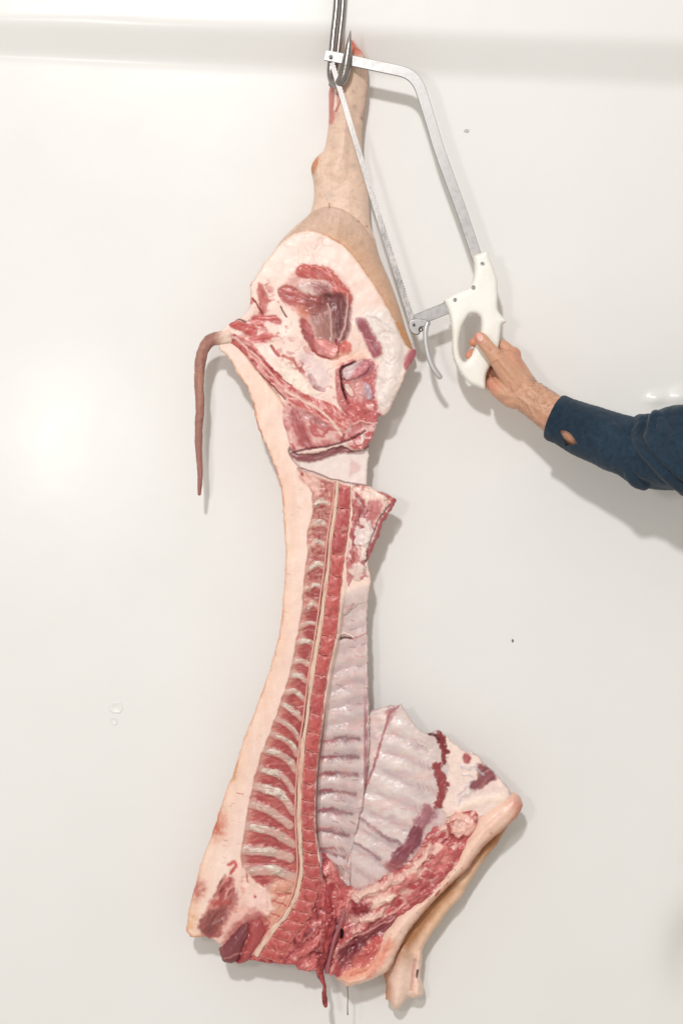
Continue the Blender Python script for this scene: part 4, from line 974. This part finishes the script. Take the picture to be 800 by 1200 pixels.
handle_out = """554,301 562,297 570,295.5 573,303 578,316 582,330 582.5,346 582.5,362 587,370 592.5,377 587,381.5 585.5,392 583,408 577,424 570,437 568.5,446 568,455.5 560,454 547,447 536,432 530,415 529,392 526.5,370 521,356
 520.5,351 533,344 548,337.5 554,326 555.5,313"""
hole_out = '547.5,371 552,368 558,368.5 562.5,373 563.5,382 561.5,394 556,407 550,418 544,424 539.5,419 537.5,409 537.5,400 540.5,384'
def p_handle(x, y, d):
    p = Paint(x, y, (244, 240, 226), wet=.4, D=d, var=.01); p.h += 63+1.5*np.sqrt(np.clip(d/9, 0, 1)); p.hb = np.zeros(len(x))+63; return p
ho = sheet('handle', handle_out, p_handle, M_plastic, saw, res=.7, edge=4.5, drop=4.5, t0=10, t1=3, R=5, hole=hole_out)
def disc(name, cx, cy, g, r, depth, mat, parent, slot=True, ang=.5):
    bm = bmesh.new(); n = 24
    prof = [(r, 0), (r, depth*.6), (r*.8, depth), (0, depth*1.05)]
    rings = []
    for rr, z in prof[:-1]:
        rings.append([bm.verts.new(tuple(world(cx+rr*math.cos(2*math.pi*k/n), cy+rr*math.sin(2*math.pi*k/n), g+z))) for k in range(n)])
    for a, b in zip(rings[:-1], rings[1:]):
        for k in range(n): bm.faces.new((a[k], a[(k+1) % n], b[(k+1) % n], b[k]))
    bm.faces.new(rings[-1]); bm.faces.new(rings[0][::-1]); bmesh.ops.recalc_face_normals(bm, faces=bm.faces)
    me = bpy.data.meshes.new(name); bm.to_mesh(me); bm.free(); me.materials.append(mat)
    o = bpy.data.objects.new(name, me); C.objects.link(o); o.parent = parent
    if slot:
        c, s = math.cos(ang)*r*.85, math.sin(ang)*r*.85
        bar('slot', [(cx-c, cy-s), (cx, cy), (cx+c, cy+s)], r*.35, .3, g+depth+.1, M_dark, o, .05, 2)
    return o
for (cx, cy, a) in ((564.5, 310, .6), (554, 338, 1.4), (532.5, 352.5, 1.9)):
    disc('screw', cx, cy, 63.6, 2.7, 1.0, M_bar, saw, True, a)
# tension lever: cam plate with a curling hook, and the long thumb arm
def p_cam(x, y, d):
    p = Paint(x, y, (190, 188, 188), wet=.4, D=d, var=.01); p.h += 60+0*x; return p
sheet('cam', '479.5,377 484,374.5 492,374 500,375.5 504,379 500,385.5 497,384.5 493.5,383.5 491,386 492,390 489.5,392.5 485,392 481,389 478.5,383', p_cam, M_bar, saw, res=.5, edge=1, drop=.8, t0=3)
tube('lever', [(501, 378, 61, 2.6), (498.5, 386, 61.5, 2.9), (498.2, 396, 62, 3.0), (499.5, 408, 62.5, 3.1), (502.5, 420, 63, 3.2), (507, 431, 63, 3.3), (513, 440, 63, 3.3), (516, 443.5, 63, 2.8)], M_cast, saw, seg=16, n=8, flat=.6)
tube('lever_spring', [(491, 386, 61, .8), (492.5, 384.5, 61.5, .8), (494.3, 385.5, 61.5, .8), (494, 388, 61.5, .8), (491.8, 388.6, 61.5, .8), (490.6, 386.8, 61.5, .8), (492.2, 385.8, 62.2, .7)], M_dark, saw, seg=8, n=5)
disc('blade_pin', 387.5, 67, 57, 2.2, 2.0, M_dark, saw, False)
disc('blade_pin', 484.5, 381, 61.5, 1.6, .8, M_dark, saw, False)
adopt(saw)

# ------------------------------------------------------------------ the arm that steadies the saw
person = thing('person', tuple(P3(1010, 560, 150)), 'outstretched bare hand and forearm in a torn navy sleeve, gripping the saw handle', 'person')
def px_world(Q):                  # rows x, y, g -> world, each at its own depth
    f = PX*(CAM_D-Q[:, 2]*PX)/CAM_D
    return np.stack([(Q[:, 0]-400)*f, -Q[:, 2]*PX, (600-Q[:, 1])*f], -1)
def build_arm():
    chains = [
        # x, y, g, radius
        [(800, 526, 112, 33), (740, 524, 98, 30), (690, 505, 88.5, 27.0), (664, 495, 82, 25.3), (642, 481, 74, 22.5), (624, 468, 69, 21.0), (612, 460, 66, 20.2)],
        [(620, 466, 68, 19), (606, 448, 64, 18), (597, 432, 62, 15), (592, 420, 58, 12)],
        [(616, 462, 66, 18), (598, 458, 66, 16), (586, 456, 66, 12), (580, 450, 62, 9)],
        [(614, 458, 62, 19), (602, 436, 54, 17), (598, 424, 48, 14), (600, 416, 46, 11)],
        # thumb on the front of the grip
        [(604, 452, 72, 14), (594, 436, 75, 12.5), (584, 423, 77, 10.2), (576, 412, 78, 8.9), (570, 405, 78, 8.3), (565, 398.5, 77, 7.9), (561.5, 395, 76, 6.8)],
        # index finger, wrapping behind the grip
        [(602, 424, 48, 10.5), (592, 409, 44, 9.0), (580, 404, 41, 8), (568, 402, 42, 7.2), (559, 401, 47, 6.4), (554.5, 401, 53, 5.4)],
        # middle finger
        [(600, 434, 46, 10), (588, 424, 42, 9), (574, 419, 41, 8), (562, 416, 44, 7), (555, 414, 50, 6.3), (550, 416.5, 56, 5.6)],
        # ring finger
        [(598, 446, 48, 10), (586, 440, 42, 8.8), (574, 436, 40, 7.8), (562, 433, 42, 6.8), (553, 431, 46, 6)],
        # little finger
        [(594, 458, 54, 10), (584, 456, 46, 8.4), (576, 451, 42, 7.2), (567, 446, 41, 6.3), (559, 442, 44, 5.4)],
        # heel of the hand
        [(602, 466, 66, 14), (590, 461, 62, 11), (580, 452, 58, 7.5)],
    ]
    bm = bmesh.new()
    for ch in chains:
        p = cat(np.array(ch, float), False, 5)
        for q in p:
            c = px_world(q[None, :3])[0]
            mt = Matrix.Translation(c)
            bmesh.ops.create_icosphere(bm, subdivisions=2, radius=q[3]*PX*.965, matrix=mt)
        m = []
        for i in range(len(p)-1):                      # dense fill so the union is smooth
            for t in (.33, .66):
                q = p[i]*(1-t)+p[i+1]*t; c = px_world(q[None, :3])[0]
                bmesh.ops.create_icosphere(bm, subdivisions=2, radius=q[3]*PX*.965, matrix=Matrix.Translation(c))
    me = bpy.data.meshes.new('arm'); bm.to_mesh(me); bm.free()
    o = bpy.data.objects.new('arm', me); C.objects.link(o)
    r = o.modifiers.new('r', 'REMESH'); r.mode = 'VOXEL'; r.voxel_size = .0013
    s = o.modifiers.new('s', 'SMOOTH'); s.factor = .5; s.iterations = 9
    dg = bpy.context.evaluated_depsgraph_get(); dg.update()
    ne = bpy.data.meshes.new_from_object(o.evaluated_get(dg)); bpy.data.objects.remove(o)
    n = len(ne.vertices); V = np.zeros(n*3); ne.vertices.foreach_get('co', V); V = V.reshape(-1, 3)
    g = -V[:, 1]/PX; f = PX*(CAM_D-g*PX)/CAM_D; x = V[:, 0]/f+400; y = 600-V[:, 2]/f
    NV = np.zeros(n*3); ne.vertices.foreach_get('normal', NV); NV = NV.reshape(-1, 3)
    p = Paint(x, y, (210, 160, 131), wet=.4, var=.05)
    front = sstep(.0, .4, -NV[:, 1])
    p.lay(sstep(-.1, .6, p.big)*.5, (206, 152, 126), var=.04)
    d = np.zeros(n)
    # thumb nail, finger tips, creases, tendons
    nail = front*sstep(74, 78, g)*p.pm('557.5,392.5 560,390 564,391 566,395 565,399 562,400.5 558.5,397.5', .7, .2)
    p.lay(nail*.9, (238, 200, 188), var=.01); d += nail*.5
    rim = front*sstep(74, 78, g)*p.lm('557,392 557.5,398 562,401.5 566.5,399', 1.2, .8, .2)
    p.lay(rim*.5, (196, 122, 104)); d -= rim*.5
    for a, b, r_ in ((550, 417, 9), (552, 401, 8), (560, 389, 8), (574, 452, 9)):
        p.lay(np.exp(-((x-a)**2+(y-b)**2)/r_**2)*.55, (216, 128, 108), var=.05)
    for q in ('567,404 571,408 574,412', '569,402 574,406 576,410', '573,428 580,424 586,420', '574,436 580,446 588,456', '596,448 600,460', '584,414 592,410 600,412'):
        m = front*p.lm(q, 1.6, 1.2, .6); p.lay(m*.5, (184, 116, 96)); d -= m*.7
    for q, h_ in (('600,412 606,428 616,446 632,462', 1.5), ('586,422 600,438 618,456 636,470', 2.2), ('596,418 608,436 624,456', 1.0)):
        m = front*p.lm(q, 11, 1, .8, True)**3; d += m*h_
    for q in ('612,452 622,448 634,452 642,462', '618,462 626,470 628,482', '608,466 618,474 626,488', '630,458 628,468 636,480'):
        m = front*p.lm(q, 4.5, 1, 1.2, True)**3; d += m*.9; p.lay(m*.25, (196, 152, 132))
    p.lay(front*sstep(600, 606, x)*sstep(440, 415, y)*.4, (206, 130, 108))
    p.lay(front*p.pm('598,404 608,412 614,428 606,432 594,416', 4, 1)*.35, (206, 134, 108))
    d += .35*fbm(x*1.0, y+g, 5, 33, 3)*front
    V2 = V+NV*(d*PX)[:, None]; ne.vertices.foreach_set('co', V2.ravel()); ne.update()
    ne.polygons.foreach_set('use_smooth', np.ones(len(ne.polygons), bool))
    ne.materials.clear(); ne.materials.append(M_human); ne.name = 'arm'
    set_attr(ne, p.c, p.w)
    o = bpy.data.objects.new('arm', ne); C.objects.link(o); o.parent = person
    return V2, NV, x, y
AV, AN, ax, ay = build_arm()

def build_sleeve():
    path = cat(np.array([(649, 488.5, 76, 27.5), (664, 495, 80, 28), (684, 504, 86, 30.5), (710, 514, 91, 32.5), (738, 525, 97, 35), (762, 530, 102, 40), (785, 528, 107, 46), (815, 524, 114, 50), (860, 522, 124, 55), (940, 530, 140, 62), (1040, 545, 160, 70)], float), False, 18)
    m = len(path); seg = 200
    T = np.gradient(path[:, :3], axis=0); T /= np.linalg.norm(T, axis=1)[:, None]
    up = np.array([0, 0, 1.0]); A = np.cross(T, up); A /= np.linalg.norm(A, axis=1)[:, None]; B = np.cross(A, T)
    th = np.arange(seg)/seg*2*math.pi; TH, I = np.meshgrid(th, np.arange(m))
    s = np.r_[0, np.cumsum(np.linalg.norm(np.diff(path[:, :3], axis=0), axis=1))]; S = np.repeat(s[:, None], seg, 1)
    R_ = np.repeat(path[:, 3][:, None], seg, 1)
    cx, sx = np.cos(TH), np.sin(TH)
    amt = sstep(60, 130, S)
    w1 = fbm(S/1.0+cx*26, sx*30+S*.35, 26, 3, 3)
    r1 = 1-np.abs(fbm(S*.9-cx*18+sx*10, S*.25+sx*34, 30, 9, 2))*3
    R2 = R_+amt*(3.0*w1+2.6*np.clip(r1, -1, 1))+(1-amt)*(.9*w1+.5*np.clip(r1, -1, 1))
    R2 += .25*np.sin(S*.9+3*w1)*sstep(0, 20, S)*.4
    hem = np.exp(-((S-13)/1.2)**2); R2 -= hem*.35
    R2 -= 1.1*sstep(3, 0, S)
    Q = path[:, None, :3]+A[:, None, :]*(cx*R2)[..., None]+B[:, None, :]*(sx*R2*.93)[..., None]
    Q = Q.reshape(-1, 3)
    # deep hand-placed folds near the elbow, only where they face the lens side of the sleeve
    x, y = Q[:, 0], Q[:, 1]
    P_ = Paint(x, y, (0, 0, 0)); fr = (sx.ravel() > -.1)*1.0
    dep = np.zeros(len(x))
    for q, w_, h_ in (('752,498 746,512 756,530 776,552 800,572', 11, 5.5), ('764,496 758,508 768,528 790,550 812,562', 10, 4.5), ('757,504 752,514 762,530 784,552', 9, -3.0), ('748,492 760,490 774,492', 10, 4),
                      ('736,556 744,566 754,572', 8, 3), ('738,552 748,562 760,566', 7, -2.5), ('718,500 724,520 720,544', 8, 1.6), ('776,500 790,520 812,540', 12, 4), ('780,512 796,530', 8, -3), ('700,490 706,508 704,526', 7, 1.1), ('770,488 786,482 804,480', 10, 3)):
        dep += 1.2*h_*P_.lm(q, w_*1.25, 1, .8, True)**2.4*fr
    Nrm = (A[:, None, :]*cx[..., None]+B[:, None, :]*sx[..., None]).reshape(-1, 3)
    Q = Q+Nrm*dep[:, None]
    W = px_world(Q)
    idx = np.arange(m*seg).reshape(m, seg); nx = np.roll(idx, -1, 1)
    F = np.stack([idx[:-1], nx[:-1], nx[1:], idx[1:]], -1).reshape(-1, 4)
    # the torn hole
    tear = pts('655.5,503.5 664,504.5 669.5,509 677,519.5 670,521.5 663.5,522 660,514')
    cxy = Q[F].mean(1)
    keep = ~((sdf(cxy[:, 0], cxy[:, 1], tear) > 0) & (cxy[:, 2] > np.interp(cxy[:, 0], path[:, 0], path[:, 2])))
    F = F[keep]
    o = mesh_np('sleeve', W, F, M_cloth, person)
    md = o.modifiers.new('thickness', 'SOLIDIFY'); md.thickness = .0016; md.offset = -1
    sb = o.modifiers.new('soft', 'SUBSURF'); sb.levels = 0; sb.render_levels = 0
    bm = bmesh.new(); bm.from_mesh(o.data)
    bmesh.ops.recalc_face_normals(bm, faces=bm.faces)
    # close the far end well outside the frame
    be = [e for e in bm.edges if e.is_boundary and all(v.co.x > P3(1020, 0, 150).x for v in e.verts)]
    if be: bmesh.ops.holes_fill(bm, edges=be, sides=0)
    bm.to_mesh(o.data); bm.free()
    o['label'] = 'navy jersey sleeve with a small tear near the cuff'
build_sleeve()

# fine dark hairs on the wrist
def hairs():
    sel = np.where((ax > 606) & (ax < 652) & (ay > 440) & (ay < 500) & (AN[:, 1] < .35))[0]
    rng = np.random.default_rng(4); sel = rng.choice(sel, 420)
    V = []; F = []
    for i in sel:
        p = AV[i]; nrm = AN[i]
        d = np.array([.75, 0, -.35])+rng.normal(0, .45, 3); d -= nrm*np.dot(d, nrm); d /= np.linalg.norm(d)+1e-9
        side = np.cross(d, nrm); L = rng.uniform(.004, .009); wd = .00011
        prev = None
        for k in range(5):
            t = k/4; c = p+d*L*t+nrm*(.0010*math.sin(t*2.4)+.0001)+side*.0012*t*t*rng.normal()
            ww = wd*(1-.8*t); a = len(V); V += [c-side*ww, c+side*ww, c+nrm*ww*1.4]
            if prev is not None:
                for u in range(3): F.append((prev+u, prev+(u+1) % 3, a+(u+1) % 3, a+u))
            prev = a
    m, nt, N, L_, b = new_mat('arm_hair'); b.inputs['Base Color'].default_value = (.09, .055, .035, 1); b.inputs['Roughness'].default_value = .5
    o = mesh_np('arm_hair', np.array(V), np.array(F), m, person); o['kind'] = 'stuff'
hairs()
adopt(person)

# ------------------------------------------------------------------ small marks stuck to the wall
def mark(name, cx, cy, rx, ry, mat, label, cat_, ring=False, seed=0):
    bm = bmesh.new(); rng = random.Random(seed); n = 20
    c = P3(cx, cy, 0)
    prof = [(1.0, .0003), (.8, .0011), (.5, .0014), (.0, .0013)] if not ring else [(1.0, .0003), (.9, .0012), (.74, .0010), (.6, .0004)]
    jit = [1+rng.uniform(-.18, .18) for _ in range(n)]; rings = []
    for r, z in prof[:3] if not ring else prof:
        rings.append([bm.verts.new((c.x+rx*PX*r*jit[k]*math.cos(2*math.pi*k/n), c.y-z, c.z+ry*PX*r*jit[k]*math.sin(2*math.pi*k/n))) for k in range(n)])
    for a, b in zip(rings[:-1], rings[1:]):
        for k in range(n): bm.faces.new((a[k], a[(k+1) % n], b[(k+1) % n], b[k]))
    bm.faces.new(rings[-1]); bmesh.ops.recalc_face_normals(bm, faces=bm.faces)
    me = bpy.data.meshes.new(name); bm.to_mesh(me); bm.free(); me.materials.append(mat)
    me.polygons.foreach_set('use_smooth', np.ones(len(me.polygons), bool))
    o = bpy.data.objects.new(name, me); C.objects.link(o); o['label'] = label; o['category'] = cat_
    return o
def simple(name, col, rough):
    m, nt, N, L, b = new_mat(name); v = objvec(N); n = noise(N, L, 300, 3, .6, v)
    cr = N.new('ShaderNodeValToRGB'); L.new(n, cr.inputs[0]); c = lin(col)
    cr.color_ramp.elements[0].color = (*(c*.85), 1); cr.color_ramp.elements[1].color = (*c, 1)
    L.new(cr.outputs[0], b.inputs['Base Color']); b.inputs['Roughness'].default_value = rough; return m
M_spot = simple('grey_grime', (202, 198, 192), .6); M_spot2 = simple('dark_grime', (120, 112, 108), .6); M_drop = simple('dried_paint_drop', (230, 226, 216), .15)
mark('grime_spot', 546.5, 153, 3.2, 2.2, M_spot, 'small pale grey speck on the wall right of the saw frame', 'wall mark', seed=1)
mark('grime_spot', 600.5, 751, 1.2, 2.0, M_spot2, 'tiny dark speck on the bare wall right of the rib cage', 'wall mark', seed=2)
mark('paint_blister', 136, 829, 8, 7.5, M_wall, 'larger upper paint blister on the wall at lower left', 'paint blister', True, 3)
mark('paint_blister', 133.5, 845, 4.6, 4.6, M_wall, 'smaller lower paint blister on the wall at lower left', 'paint blister', True, 4)
